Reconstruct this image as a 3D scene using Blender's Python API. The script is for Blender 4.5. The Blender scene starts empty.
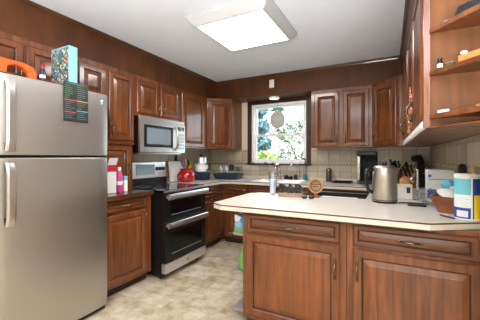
import bpy, bmesh, math, random
from mathutils import Vector, Matrix
random.seed(7)
S = bpy.context.scene
COL = S.collection
PI = math.pi

# ------------------------------------------------------------------ camera, world, lights, exposure
cam_d = bpy.data.cameras.new('camera')
cam = bpy.data.objects.new('camera', cam_d)
COL.objects.link(cam)
cam_d.sensor_width = 36.0
cam_d.lens = 283.0 / 480.0 * 36.0
cam_d.shift_y = -3.0 / 480.0
cam_d.clip_start = 0.02
cam.location = (0, 0, 1.25)
cam.rotation_euler = (PI / 2, 0, math.radians(27.767))
S.camera = cam

wd = bpy.data.worlds.new('overcast_sky')
S.world = wd
wd.use_nodes = True
wbg = wd.node_tree.nodes['Background']
wbg.inputs['Color'].default_value = (0.86, 0.94, 1.0, 1)
wbg.inputs['Strength'].default_value = 5.0

def area(name, loc, rot, sx, sy, power, col):
    l = bpy.data.lights.new(name, 'AREA')
    l.shape = 'RECTANGLE'; l.size = sx; l.size_y = sy; l.energy = power; l.color = col
    o = bpy.data.objects.new(name, l)
    o.location = loc; o.rotation_euler = rot
    COL.objects.link(o)
    return o
# fill light added behind the camera, for assumed daylight from an unseen room
area('rear_fill_light', (0.2, -3.1, 1.3), (math.radians(90), 0, 0), 1.6, 2.0, 3, (0.97, 0.98, 1.0))
# weak overhead fill added behind the camera, no fixture is built for it
area('overhead_fill_light', (0.4, -1.2, 2.38), (0, 0, 0), 0.9, 0.9, 4, (1.0, 0.94, 0.86))
# upward fill added out of view to brighten the ceiling, an assumed source
area('ceiling_fill_light', (0.3, -0.9, 1.15), (PI, 0, 0), 1.8, 1.0, 300, (0.97, 0.98, 1.0))

S.view_settings.view_transform = 'Standard'
S.view_settings.look = 'None'
S.view_settings.gamma = 1.0
S.view_settings.use_curve_mapping = False
S.view_settings.exposure = 0.38
LAMP_STRENGTH = 20.0

# ------------------------------------------------------------------ materials
def lin(h):
    h = h.lstrip('#')
    out = []
    for i in (0, 2, 4):
        v = int(h[i:i + 2], 16) / 255
        out.append(v / 12.92 if v <= .04045 else ((v + .055) / 1.055) ** 2.4)
    return (*out, 1)

def new_mat(name):
    m = bpy.data.materials.new(name)
    m.use_nodes = True
    nt = m.node_tree
    return m, nt, nt.nodes['Principled BSDF']

def plain(name, hexc, rough=.5, metal=0, coat=0, noise=0, nscale=30, spec=.5):
    m, nt, p = new_mat(name)
    p.inputs['Roughness'].default_value = rough
    p.inputs['Metallic'].default_value = metal
    p.inputs['Coat Weight'].default_value = coat
    p.inputs['Specular IOR Level'].default_value = spec
    c = lin(hexc)
    if noise:
        tc = nt.nodes.new('ShaderNodeTexCoord')
        n = nt.nodes.new('ShaderNodeTexNoise'); n.inputs['Scale'].default_value = nscale
        n.inputs['Detail'].default_value = 4
        r = nt.nodes.new('ShaderNodeValToRGB')
        r.color_ramp.elements[0].position = .3; r.color_ramp.elements[1].position = .7
        r.color_ramp.elements[0].color = tuple(x * (1 - noise) for x in c[:3]) + (1,)
        r.color_ramp.elements[1].color = tuple(min(1, x * (1 + noise)) for x in c[:3]) + (1,)
        nt.links.new(tc.outputs['Object'], n.inputs['Vector'])
        nt.links.new(n.outputs['Fac'], r.inputs['Fac'])
        nt.links.new(r.outputs['Color'], p.inputs['Base Color'])
    else:
        p.inputs['Base Color'].default_value = c
    return m

def wood(name, dark, light, scale=(26, 26, 1.6), rough=.32, coat=.25, bump=.05, vary=.25):
    m, nt, p = new_mat(name)
    N = nt.nodes.new; L = nt.links.new
    tc = N('ShaderNodeTexCoord'); oi = N('ShaderNodeObjectInfo')
    mul = N('ShaderNodeVectorMath'); mul.operation = 'SCALE'
    mul.inputs[0].default_value = (7.3, 3.1, 5.7)
    L(oi.outputs['Random'], mul.inputs['Scale'])
    add = N('ShaderNodeVectorMath'); add.operation = 'ADD'
    L(tc.outputs['Object'], add.inputs[0]); L(mul.outputs[0], add.inputs[1])
    mp = N('ShaderNodeMapping'); mp.inputs['Scale'].default_value = scale
    L(add.outputs[0], mp.inputs['Vector'])
    n1 = N('ShaderNodeTexNoise'); n1.inputs['Scale'].default_value = 1.0
    n1.inputs['Detail'].default_value = 7; n1.inputs['Distortion'].default_value = .8
    n1.inputs['Roughness'].default_value = .62
    L(mp.outputs[0], n1.inputs['Vector'])
    r = N('ShaderNodeValToRGB')
    r.color_ramp.elements[0].position = .28; r.color_ramp.elements[0].color = lin(dark)
    r.color_ramp.elements[1].position = .72; r.color_ramp.elements[1].color = lin(light)
    L(n1.outputs['Fac'], r.inputs['Fac'])
    # slow blotchy stain variation
    n2 = N('ShaderNodeTexNoise'); n2.inputs['Scale'].default_value = 3.0; n2.inputs['Detail'].default_value = 2
    L(add.outputs[0], n2.inputs['Vector'])
    mr = N('ShaderNodeMapRange'); mr.inputs['To Min'].default_value = 1 - vary; mr.inputs['To Max'].default_value = 1 + vary
    mr.inputs['From Min'].default_value = .3; mr.inputs['From Max'].default_value = .7
    L(n2.outputs['Fac'], mr.inputs['Value'])
    sc = N('ShaderNodeVectorMath'); sc.operation = 'SCALE'
    L(r.outputs['Color'], sc.inputs[0]); L(mr.outputs[0], sc.inputs['Scale'])
    L(sc.outputs[0], p.inputs['Base Color'])
    p.inputs['Roughness'].default_value = rough
    p.inputs['Coat Weight'].default_value = coat
    p.inputs['Coat Roughness'].default_value = .1
    p.inputs['Coat IOR'].default_value = 1.65
    p.inputs['Specular IOR Level'].default_value = .3
    b = N('ShaderNodeBump'); b.inputs['Strength'].default_value = bump; b.inputs['Distance'].default_value = .004
    L(n1.outputs['Fac'], b.inputs['Height']); L(b.outputs[0], p.inputs['Normal'])
    return m

M = {}
M['wood'] = wood('stained_cherry_wood', '4a2512', '834a22', coat=.4)
M['wood_h'] = wood('stained_cherry_wood_rail', '42200f', '73401e', scale=(1.6, 26, 26), coat=.4)
M['glaze'] = plain('dark_glaze_line', '2c180e', .45)
M['soffit'] = wood('dark_veneer', '42230d', '593114', scale=(10, 10, 1.2), rough=.5, coat=.03, bump=.02)
M['crown'] = wood('crown_moulding_wood', '3c2414', '57381f', scale=(3, 3, 20))
M['wood_in'] = wood('shelf_panel_wood', '55300f', '6e421b', scale=(18, 18, 1.4), rough=.6, coat=0)
M['casing'] = wood('dark_window_casing', '2f1a14', '43271f', rough=.4, coat=.1)
M['ceiling'] = plain('ceiling_paint', 'e0e5ee', .9, noise=.02, nscale=6)
M['paint'] = plain('cream_wall_paint', 'd8cdb8', .85)
M['toe'] = plain('toe_kick', '2a1710', .6)
M['white'] = plain('white_enamel', 'f0f0ee', .35)
M['white_matte'] = plain('white_plastic', 'e8e6e0', .5)
M['black'] = plain('black_plastic', '0c0c0e', .35)
M['black_gloss'] = plain('black_glass', '060709', .06, spec=.6)
M['black_matte'] = plain('black_matte', '141416', .7)
M['oven_glass'] = plain('oven_glass', '08080a', .12, spec=.45)
M['chrome'] = plain('chrome', 'd8dadc', .12, 1)
M['bronze'] = plain('antique_bronze', '7a6650', .25, 1)
M['red'] = plain('red_glaze', 'a3151a', .15, coat=.6)
M['navy'] = plain('navy_plastic', '1d2a3f', .4)
M['teal'] = plain('teal_liquid', '13897c', .2)
M['orange'] = plain('orange_plastic', 'e0561c', .4)
M['yellow'] = plain('yellow_plastic', 'ead21e', .4)
M['pink'] = plain('pink_plastic', 'd93f8a', .4)
M['blue'] = plain('blue_print', '2a66b4', .4)
M['cyan'] = plain('cyan_print', '6fc3d6', .4)
M['green'] = plain('green_print', '5f9a4c', .45)
M['greyblue'] = plain('grey_blue_print', '8aa0b6', .5)
M['card'] = plain('cardboard', '8a623a', .8, noise=.08)
M['paper'] = plain('white_card', 'dcdcda', .7)
M['lightwood'] = wood('pale_wood', 'a8713f', 'cf9a63', scale=(20, 20, 3), rough=.5, coat=0)
M['tanwood'] = wood('tan_wood', 'b07d54', 'd3a57c', scale=(20, 20, 3), rough=.5, coat=0)
M['midwood'] = wood('walnut_wood', '6a3b1d', '9a6032', scale=(3, 20, 20), rough=.4, coat=.1)
M['foam'] = plain('cream_canister', 'e6ddc8', .4)
M['tealboard'] = plain('chart_board', '1d2522', .4)
M['signwhite'] = plain('whitewashed_board', '9a8068', .7, noise=.12, nscale=40)
M['greyboard'] = plain('grey_melamine', '8f8984', .4)
M['gold'] = plain('rose_gold', 'c88a6c', .3, 1)

def brushed(name, hexc, rough, scale, aniso=.6):
    m, nt, p = new_mat(name)
    N = nt.nodes.new; L = nt.links.new
    tc = N('ShaderNodeTexCoord'); mp = N('ShaderNodeMapping'); mp.inputs['Scale'].default_value = scale
    n = N('ShaderNodeTexNoise'); n.inputs['Scale'].default_value = 1; n.inputs['Detail'].default_value = 4
    L(tc.outputs['Object'], mp.inputs['Vector']); L(mp.outputs[0], n.inputs['Vector'])
    mr = N('ShaderNodeMapRange'); mr.inputs['To Min'].default_value = rough - .06; mr.inputs['To Max'].default_value = rough + .08
    L(n.outputs['Fac'], mr.inputs['Value']); L(mr.outputs[0], p.inputs['Roughness'])
    p.inputs['Base Color'].default_value = lin(hexc); p.inputs['Metallic'].default_value = 1
    p.inputs['Anisotropic'].default_value = aniso
    b = N('ShaderNodeBump'); b.inputs['Strength'].default_value = .03; b.inputs['Distance'].default_value = .001
    L(n.outputs['Fac'], b.inputs['Height']); L(b.outputs[0], p.inputs['Normal'])
    return m
M['steel'] = brushed('brushed_steel', 'c6c3be', .3, (400, 400, 3))
M['steel_fridge'] = brushed('fridge_steel', 'bdbab5', .36, (300, 3, 300))
M['steel_dark'] = brushed('kettle_steel', 'b0aba2', .34, (300, 300, 3))
M['steel_h'] = brushed('brushed_steel_wide', 'e6e8ec', .33, (3, 300, 300))

def emit(name, hexc, strength):
    m = bpy.data.materials.new(name); m.use_nodes = True
    nt = m.node_tree; nt.nodes.clear()
    o = nt.nodes.new('ShaderNodeOutputMaterial'); e = nt.nodes.new('ShaderNodeEmission')
    e.inputs['Color'].default_value = lin(hexc); e.inputs['Strength'].default_value = strength
    nt.links.new(e.outputs[0], o.inputs['Surface'])
    return m
M['lamp'] = emit('lamp_diffuser', 'fffcf8', LAMP_STRENGTH)
M['puck'] = emit('puck_lens', 'f4f4ff', 1.2)

def glassy(name, tint, gloss=.08, rough=.03):
    m = bpy.data.materials.new(name); m.use_nodes = True
    nt = m.node_tree; nt.nodes.clear()
    N = nt.nodes.new; L = nt.links.new
    o = N('ShaderNodeOutputMaterial'); t = N('ShaderNodeBsdfTransparent'); g = N('ShaderNodeBsdfGlossy')
    t.inputs['Color'].default_value = tint; g.inputs['Roughness'].default_value = rough
    lw = N('ShaderNodeLayerWeight'); lw.inputs['Blend'].default_value = .25
    mr = N('ShaderNodeMapRange'); mr.inputs['To Min'].default_value = gloss; mr.inputs['To Max'].default_value = .6
    L(lw.outputs['Facing'], mr.inputs['Value'])
    mx = N('ShaderNodeMixShader')
    L(mr.outputs[0], mx.inputs['Fac']); L(t.outputs[0], mx.inputs[1]); L(g.outputs[0], mx.inputs[2])
    L(mx.outputs[0], o.inputs['Surface'])
    return m
M['pane'] = glassy('window_glass', (.97, .99, 1, 1), .03)
M['clear'] = glassy('clear_plastic', (.90, .93, .97, 1), .14, .1)
M['bluesheer'] = glassy('pale_blue_film', (.86, .93, .97, 1), .22, .2)

def laminate(name, hexc, rough):
    m, nt, p = new_mat(name)
    N = nt.nodes.new; L = nt.links.new
    tc = N('ShaderNodeTexCoord')
    n = N('ShaderNodeTexNoise'); n.inputs['Scale'].default_value = 160; n.inputs['Detail'].default_value = 3
    L(tc.outputs['Object'], n.inputs['Vector'])
    r = N('ShaderNodeValToRGB'); c = lin(hexc)
    r.color_ramp.elements[0].position = .35; r.color_ramp.elements[1].position = .65
    r.color_ramp.elements[0].color = tuple(x * .92 for x in c[:3]) + (1,)
    r.color_ramp.elements[1].color = c
    L(n.outputs['Fac'], r.inputs['Fac']); L(r.outputs['Color'], p.inputs['Base Color'])
    p.inputs['Roughness'].default_value = rough
    return m
M['laminate'] = laminate('cream_laminate', 'd2cbbf', .26)
M['lam_edge'] = laminate('cream_laminate_edge', 'ccc3b0', .4)
M['lam_line'] = plain('brown_laminate_line', '4c2d18', .45)
M['brown_lam'] = wood('brown_laminate_with_reflection', '43281c', '553627', scale=(3, 20, 20), rough=.25, coat=.2)  # wood-brown edge; the top's brown paints in the cupboard reflected there

def tile_mat(name, axis, band=True):
    """square tumbled tiles laid in a grid on a wall; axis = horizontal axis of the wall; a mosaic band of small dark and pale chips"""
    m, nt, p = new_mat(name)
    N = nt.nodes.new; L = nt.links.new
    tc = N('ShaderNodeTexCoord'); sx = N('ShaderNodeSeparateXYZ'); L(tc.outputs['Object'], sx.inputs[0])
    cb = N('ShaderNodeCombineXYZ')
    L(sx.outputs[axis], cb.inputs['X']); L(sx.outputs['Z'], cb.inputs['Y'])
    def brick(w, h, c1, c2, mortar, ms, off=(0, 0)):
        mp = N('ShaderNodeMapping'); mp.inputs['Location'].default_value = (off[0], off[1], 0)
        L(cb.outputs[0], mp.inputs['Vector'])
        b = N('ShaderNodeTexBrick'); b.offset = 0; b.squash = 1
        b.inputs['Scale'].default_value = 1
        b.inputs['Brick Width'].default_value = w; b.inputs['Row Height'].default_value = h
        b.inputs['Mortar Size'].default_value = ms; b.inputs['Mortar Smooth'].default_value = .2
        b.inputs['Color1'].default_value = lin(c1); b.inputs['Color2'].default_value = lin(c2)
        b.inputs['Mortar'].default_value = lin(mortar)
        L(mp.outputs[0], b.inputs['Vector'])
        return b
    big = brick(.152, .152, 'c4baa4', 'a89c86', '8c8270', .004, (0, -.125))
    n = N('ShaderNodeTexNoise'); n.inputs['Scale'].default_value = 14; n.inputs['Detail'].default_value = 5
    L(cb.outputs[0], n.inputs['Vector'])
    mr = N('ShaderNodeMapRange'); mr.inputs['To Min'].default_value = .82; mr.inputs['To Max'].default_value = 1.14
    L(n.outputs['Fac'], mr.inputs['Value'])
    sc = N('ShaderNodeVectorMath'); sc.operation = 'SCALE'
    L(big.outputs['Color'], sc.inputs[0]); L(mr.outputs[0], sc.inputs['Scale'])
    out = sc.outputs[0]
    if band:
        small = N('ShaderNodeTexChecker'); small.inputs['Scale'].default_value = 50
        small.inputs['Color1'].default_value = lin('1e1009'); small.inputs['Color2'].default_value = lin('c9b68f')
        L(cb.outputs[0], small.inputs['Vector'])
        g1 = N('ShaderNodeMath'); g1.operation = 'GREATER_THAN'; g1.inputs[1].default_value = 1.1205
        g2 = N('ShaderNodeMath'); g2.operation = 'LESS_THAN'; g2.inputs[1].default_value = 1.1595
        L(sx.outputs['Z'], g1.inputs[0]); L(sx.outputs['Z'], g2.inputs[0])
        mu = N('ShaderNodeMath'); mu.operation = 'MULTIPLY'; L(g1.outputs[0], mu.inputs[0]); L(g2.outputs[0], mu.inputs[1])
        mx = N('ShaderNodeMix'); mx.data_type = 'RGBA'
        L(mu.outputs[0], mx.inputs['Factor']); L(out, mx.inputs['A']); L(small.outputs['Color'], mx.inputs['B'])
        out = mx.outputs['Result']
    L(out, p.inputs['Base Color'])
    p.inputs['Roughness'].default_value = .4
    b = N('ShaderNodeBump'); b.inputs['Strength'].default_value = .4; b.inputs['Distance'].default_value = .003; b.invert = True
    L(big.outputs['Fac'], b.inputs['Height']); L(b.outputs[0], p.inputs['Normal'])
    return m
M['tile_x'] = tile_mat('tumbled_tile_back', 'X')
M['tile_y'] = tile_mat('tumbled_tile_side', 'Y')

def floor_mat():
    m, nt, p = new_mat('stone_pattern_vinyl')
    N = nt.nodes.new; L = nt.links.new
    tc = N('ShaderNodeTexCoord'); mp = N('ShaderNodeMapping')
    n0 = N('ShaderNodeTexNoise'); n0.inputs['Scale'].default_value = 5; L(tc.outputs['Object'], n0.inputs['Vector'])
    ad = N('ShaderNodeMix'); ad.data_type = 'RGBA'; ad.blend_type = 'ADD'; ad.inputs['Factor'].default_value = .05
    L(tc.outputs['Object'], ad.inputs['A']); L(n0.outputs['Color'], ad.inputs['B'])
    L(ad.outputs['Result'], mp.inputs['Vector'])
    b = N('ShaderNodeTexBrick'); b.offset = .5
    b.inputs['Scale'].default_value = 1; b.inputs['Brick Width'].default_value = .3; b.inputs['Row Height'].default_value = .15
    b.inputs['Mortar Size'].default_value = .004; b.inputs['Mortar Smooth'].default_value = .6
    b.inputs['Color1'].default_value = lin('d2c6b0'); b.inputs['Color2'].default_value = lin('9c8562'); b.inputs['Mortar'].default_value = lin('c2b496')
    L(mp.outputs[0], b.inputs['Vector'])
    n = N('ShaderNodeTexNoise'); n.inputs['Scale'].default_value = 9; n.inputs['Detail'].default_value = 8; n.inputs['Roughness'].default_value = .62
    L(tc.outputs['Object'], n.inputs['Vector'])
    r = N('ShaderNodeValToRGB')
    r.color_ramp.elements[0].position = .36; r.color_ramp.elements[0].color = lin('86704e')
    r.color_ramp.elements[1].position = .6; r.color_ramp.elements[1].color = lin('cfc3ac')
    L(n.outputs['Fac'], r.inputs['Fac'])
    mx = N('ShaderNodeMix'); mx.data_type = 'RGBA'; mx.inputs['Factor'].default_value = .5
    L(b.outputs['Color'], mx.inputs['A']); L(r.outputs['Color'], mx.inputs['B'])
    L(mx.outputs['Result'], p.inputs['Base Color'])
    p.inputs['Roughness'].default_value = .38
    return m
M['floor'] = floor_mat()

def confetti(name, base, cols, scale):
    m, nt, p = new_mat(name)
    N = nt.nodes.new; L = nt.links.new
    tc = N('ShaderNodeTexCoord'); v = N('ShaderNodeTexVoronoi'); v.inputs['Scale'].default_value = scale
    L(tc.outputs['Object'], v.inputs['Vector'])
    sx = N('ShaderNodeSeparateColor'); L(v.outputs['Color'], sx.inputs[0])
    r = N('ShaderNodeValToRGB'); r.color_ramp.interpolation = 'CONSTANT'
    els = r.color_ramp.elements
    allc = [base] + cols
    els[0].color = lin(allc[0]); els[1].position = .28; els[1].color = lin(allc[1])
    for i, c in enumerate(allc[2:]):
        e = els.new(.28 + .72 * (i + 1) / (len(allc) - 1)); e.color = lin(c)
    L(sx.outputs[0], r.inputs['Fac']); L(r.outputs['Color'], p.inputs['Base Color'])
    p.inputs['Roughness'].default_value = .35
    return m
M['busy_box'] = confetti('busy_game_print', '4aa0b8', ['1f4a52', 'c9a83a', '2f6b3e', 'c24a2a', 'e8e4d6', '274a8a', '3a2a22'], 85)
M['snack'] = confetti('snack_wrapper_print', '4fb3cf', ['e9d24a', 'ffffff', '2b78b5', 'e9d24a'], 22)
M['busy_pack'] = confetti('cleaning_pack_print', '5a8fd0', ['4a86d0', 'dfe8f4', '7fb0b8', '3a6cc0'], 26)

def leafm(name, a, b):
    m, nt, p = new_mat(name)
    N = nt.nodes.new; L = nt.links.new
    tc = N('ShaderNodeTexCoord'); n = N('ShaderNodeTexNoise'); n.inputs['Scale'].default_value = 3
    L(tc.outputs['Object'], n.inputs['Vector'])
    r = N('ShaderNodeValToRGB'); r.color_ramp.elements[0].position = .35; r.color_ramp.elements[1].position = .65
    r.color_ramp.elements[0].color = lin(a); r.color_ramp.elements[1].color = lin(b)
    L(n.outputs['Fac'], r.inputs['Fac']); L(r.outputs['Color'], p.inputs['Base Color'])
    p.inputs['Roughness'].default_value = .7
    return m
M['leaf_blue'] = leafm('evergreen_needles', '4a6a74', '7a9aa2')
M['leaf_yel'] = leafm('spring_leaves', '7c8a4a', 'a4ac6a')
M['bark'] = plain('pale_bark', '4c4a4a', .9, noise=.2, nscale=8)
M['lawn'] = plain('lawn', '5c7040', .9, noise=.2, nscale=4)

# ------------------------------------------------------------------ mesh helpers
class MB:
    def __init__(s): s.v = []; s.f = []; s.mi = []; s.sm = False
    def add(s, vs, fs, mi=0):
        o = len(s.v); s.v += [tuple(v) for v in vs]
        for f in fs: s.f.append(tuple(o + i for i in f)); s.mi.append(mi)
        return s
    def box(s, x0, x1, y0, y1, z0, z1, mi=0):
        v = [(x0, y0, z0), (x1, y0, z0), (x1, y1, z0), (x0, y1, z0), (x0, y0, z1), (x1, y0, z1), (x1, y1, z1), (x0, y1, z1)]
        return s.add(v, [(0, 3, 2, 1), (4, 5, 6, 7), (0, 1, 5, 4), (1, 2, 6, 5), (2, 3, 7, 6), (3, 0, 4, 7)], mi)
    def prism(s, poly, z0, z1, mi=0, mi_top=None):
        n = len(poly)
        v = [(p[0], p[1], z0) for p in poly] + [(p[0], p[1], z1) for p in poly]
        s.add(v, [tuple(range(n))[::-1]], mi)
        s.f.append(tuple(len(s.v) - n + i for i in range(n))); s.mi.append(mi if mi_top is None else mi_top)
        o = len(s.v) - 2 * n
        for i in range(n):
            j = (i + 1) % n; s.f.append((o + i, o + j, o + n + j, o + n + i)); s.mi.append(mi)
        return s
    def prism_y(s, poly, y0, y1, mi=0):
        """polygon in x,z pushed along y"""
        n = len(poly)
        v = [(p[0], y0, p[1]) for p in poly] + [(p[0], y1, p[1]) for p in poly]
        fs = [tuple(range(n)), tuple(range(2 * n - 1, n - 1, -1))]
        for i in range(n):
            j = (i + 1) % n; fs.append((j, i, n + i, n + j))
        return s.add(v, fs, mi)
    def rings(s, rings, mi=None, cap0=True, cap1=True):
        n = len(rings[0]); o = len(s.v)
        for r in rings: s.v += [tuple(p) for p in r]
        for k in range(len(rings) - 1):
            a = o + k * n; b = a + n
            for i in range(n):
                j = (i + 1) % n
                s.f.append((a + i, a + j, b + j, b + i)); s.mi.append(mi[k] if mi else 0)
        if cap0: s.f.append(tuple(o + i for i in range(n))[::-1]); s.mi.append(mi[0] if mi else 0)
        if cap1: s.f.append(tuple(o + (len(rings) - 1) * n + i for i in range(n))); s.mi.append(mi[-1] if mi else 0)
        return s
    def lathe(s, prof, c=(0, 0), n=20, mi=0, cap0=True, cap1=True):
        rs = [[(c[0] + r * math.cos(2 * PI * i / n), c[1] + r * math.sin(2 * PI * i / n), z) for i in range(n)] for r, z in prof]
        return s.rings(rs, [mi] * (len(prof) - 1), cap0, cap1)
    def tube(s, path, r, n=8, mi=0, close=False):
        P = [Vector(p) for p in path]; m = len(P)
        rr = r if isinstance(r, (list, tuple)) else [r] * m
        rs = []; up = None
        for i in range(m):
            t = (P[(i + 1) % m] - P[i - 1]) if close else (P[min(i + 1, m - 1)] - P[max(i - 1, 0)])
            t.normalize()
            if up is None: up = Vector((0, 0, 1)) if abs(t.z) < .9 else Vector((1, 0, 0))
            a = (up - t * up.dot(t)); a.normalize(); b = t.cross(a); up = a
            rs.append([P[i] + a * rr[i] * math.cos(2 * PI * k / n) + b * rr[i] * math.sin(2 * PI * k / n) for k in range(n)])
        if close:
            rs.append(rs[0])
            return s.rings(rs, [mi] * m, False, False)
        return s.rings(rs, [mi] * (m - 1))
    def sphere(s, c, r, n=12, m=8, mi=0):
        rx, ry, rz = r if isinstance(r, (tuple, list)) else (r, r, r)
        rs = []
        for k in range(1, m):
            a = PI * k / m
            rs.append([(c[0] + rx * math.sin(a) * math.cos(2 * PI * i / n), c[1] + ry * math.sin(a) * math.sin(2 * PI * i / n), c[2] - rz * math.cos(a)) for i in range(n)])
        return s.rings(rs, [mi] * (m - 2))
    def xf(s, mat):
        s.v = [tuple(mat @ Vector(v)) for v in s.v]; return s
    def build(s, name, mats, parent=None, loc=None, bevel=0, smooth=None, kind=None, fix=True):
        me = bpy.data.meshes.new(name)
        me.from_pydata(s.v, [], s.f)
        if not isinstance(mats, (list, tuple)): mats = [mats]
        for m in mats: me.materials.append(M[m] if isinstance(m, str) else m)
        for p, k in zip(me.polygons, s.mi): p.material_index = k
        if fix:
            bm = bmesh.new(); bm.from_mesh(me)
            bmesh.ops.recalc_face_normals(bm, faces=bm.faces)
            bm.to_mesh(me); bm.free()
        o = bpy.data.objects.new(name, me); COL.objects.link(o)
        if parent: o.parent = parent
        if loc: o.location = loc
        if bevel:
            md = o.modifiers.new('bevel', 'BEVEL'); md.width = bevel; md.segments = 2; md.limit_method = 'ANGLE'; md.angle_limit = .6
        if smooth is not None:
            me.polygons.foreach_set('use_smooth', [True] * len(me.polygons))
            me.set_sharp_from_angle(angle=math.radians(smooth))
        if kind: o['kind'] = kind
        return o

def tag(o, label, cat, group=None):
    o['label'] = label; o['category'] = cat
    if group: o['group'] = group
    return o
def thing(name, label, cat, loc=(0, 0, 0), rz=0, group=None):
    o = bpy.data.objects.new(name, None); COL.objects.link(o)
    o.location = loc; o.rotation_euler = (0, 0, rz); o.empty_display_size = .05
    return tag(o, label, cat, group)
def copy_tree(o, parent=None):
    c = o.copy(); COL.objects.link(c)
    if parent: c.parent = parent
    for ch in list(o.children): copy_tree(ch, c)
    return c

# ------------------------------------------------------------------ room shell
XL, XR, YB, ZC = -2.75, .45, 4.14, 2.44
def struct(name, mb, mat, **k):
    return mb.build(name, mat, kind='structure', **k)
struct('floor', MB().box(-2.85, 2.7, -3.3, 4.3, -.1, 0), 'floor')
struct('ceiling', MB().box(-2.85, 2.7, -3.3, 4.3, ZC, ZC + .1), 'ceiling')
struct('wall_left', MB().box(XL - .1, XL, -3.3, 4.3, 0, ZC), 'paint')
WX0, WX1, WZ0, WZ1 = -1.962, -1.074, 1.15, 2.085          # window opening
struct('wall_back', MB().box(XL, WX0, YB, YB + .14, 0, ZC).box(WX1, XR, YB, YB + .14, 0, ZC)
       .box(WX0, WX1, YB, YB + .14, 0, WZ0).box(WX0, WX1, YB, YB + .14, WZ1, ZC), 'paint')
struct('wall_right', MB().box(XR, XR + .12, 1.1, 4.3, 0, ZC), 'paint')
struct('wall_dining', MB().box(2.6, 2.7, -3.3, 4.3, 0, ZC), 'paint')
struct('wall_front', MB().box(-2.75, 2.6, -3.3, -3.2, 0, ZC), 'paint')

# tile splashbacks on the walls
struct('trim_1', MB().box(XL + .012, -2.03, YB - .01, YB - .001, .952, 1.37).box(-1.005, XR - .012, YB - .01, YB - .001, .952, 1.37)
       .box(-2.03, -1.005, YB - .01, YB - .001, .952, 1.128), 'tile_x')
struct('trim_2', MB().box(XR - .01, XR - .001, 1.46, YB - .012, .952, 1.365), 'tile_y')
struct('trim_3', MB().box(XL + .001, XL + .01, 2.14, YB - .012, .952, 1.40), 'tile_y')

# dark veneer bulkheads above the cabinets
struct('trim_4', MB().box(XL + .001, -2.432, -.2, YB - .001, 2.14, ZC - .001), 'soffit')
struct('trim_5', MB().box(-2.431, .129, 3.812, YB - .001, 2.14, ZC - .001), 'soffit')
struct('trim_6', MB().box(.13, XR - .001, 1.44, YB - .001, 2.14, ZC - .001), 'soffit')
def crown(name, p0, p1, nx, ny, mat='crown'):
    prof = [(0, 0), (.004, 0), (.006, .007), (.011, .010), (.018, .023), (.020, .026), (.020, .031), (0, .031)]
    z = ZC - .032
    rs = []
    for p in (p0, p1):
        rs.append([(p[0] + nx * a, p[1] + ny * a, z + b) for a, b in prof])
    struct(name, MB().rings(rs, [0]), mat)
crown('trim_7', (-2.431, -.2), (-2.431, 3.80), 1, 0)
crown('trim_8', (-2.40, 3.811), (.10, 3.811), 0, -1)
crown('trim_9', (.129, 1.44), (.129, 3.80), -1, 0)

# ------------------------------------------------------------------ window
win = thing('window_1', 'white double-hung window with dark wood casing above the sink', 'window', ((WX0 + WX1) / 2, YB, WZ0))
win['kind'] = 'structure'
hw, hh = (WX1 - WX0) / 2, WZ1 - WZ0
def frame_mb(x0, x1, z0, z1, y0, y1, w, wb=None):
    wb = wb or w
    return MB().box(x0, x0 + w, y0, y1, z0, z1).box(x1 - w, x1, y0, y1, z0, z1).box(x0 + w, x1 - w, y0, y1, z0, z0 + wb).box(x0 + w, x1 - w, y0, y1, z1 - w, z1)
cas = MB().box(-hw - .07, -hw, -.022, -.001, -.0, hh + .07).box(hw, hw + .07, -.022, -.001, 0, hh + .07).box(-hw, hw, -.022, -.001, hh, hh + .07)
cas.build('casing', 'casing', win, bevel=.004)
MB().box(-hw - .074, hw + .074, -.055, .009, -.02, -.001).build('sill', 'casing', win, bevel=.004)
frame_mb(-hw + .001, hw - .001, .001, hh - .001, .01, .13, .03).build('window_frame', 'white', win, bevel=.002)
mid = 1.592 - WZ0
up = frame_mb(-hw + .032, hw - .032, mid - .018, hh - .032, .075, .105, .03, .036).build('upper_sash', 'white', win, bevel=.002)
MB().box(-hw + .06, hw - .06, .088, .092, mid + .02, hh - .06).build('pane', 'pane', up)
lo = frame_mb(-hw + .032, hw - .032, .032, mid + .018, .04, .07, .03, .036).build('lower_sash', 'white', win, bevel=.002)
MB().box(-hw + .06, hw - .06, .053, .057, .066, mid - .014).build('pane', 'pane', lo)
MB().box(-.03, .03, .025, .04, mid + .004, mid + .02).build('sash_lock', 'white', lo)

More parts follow.
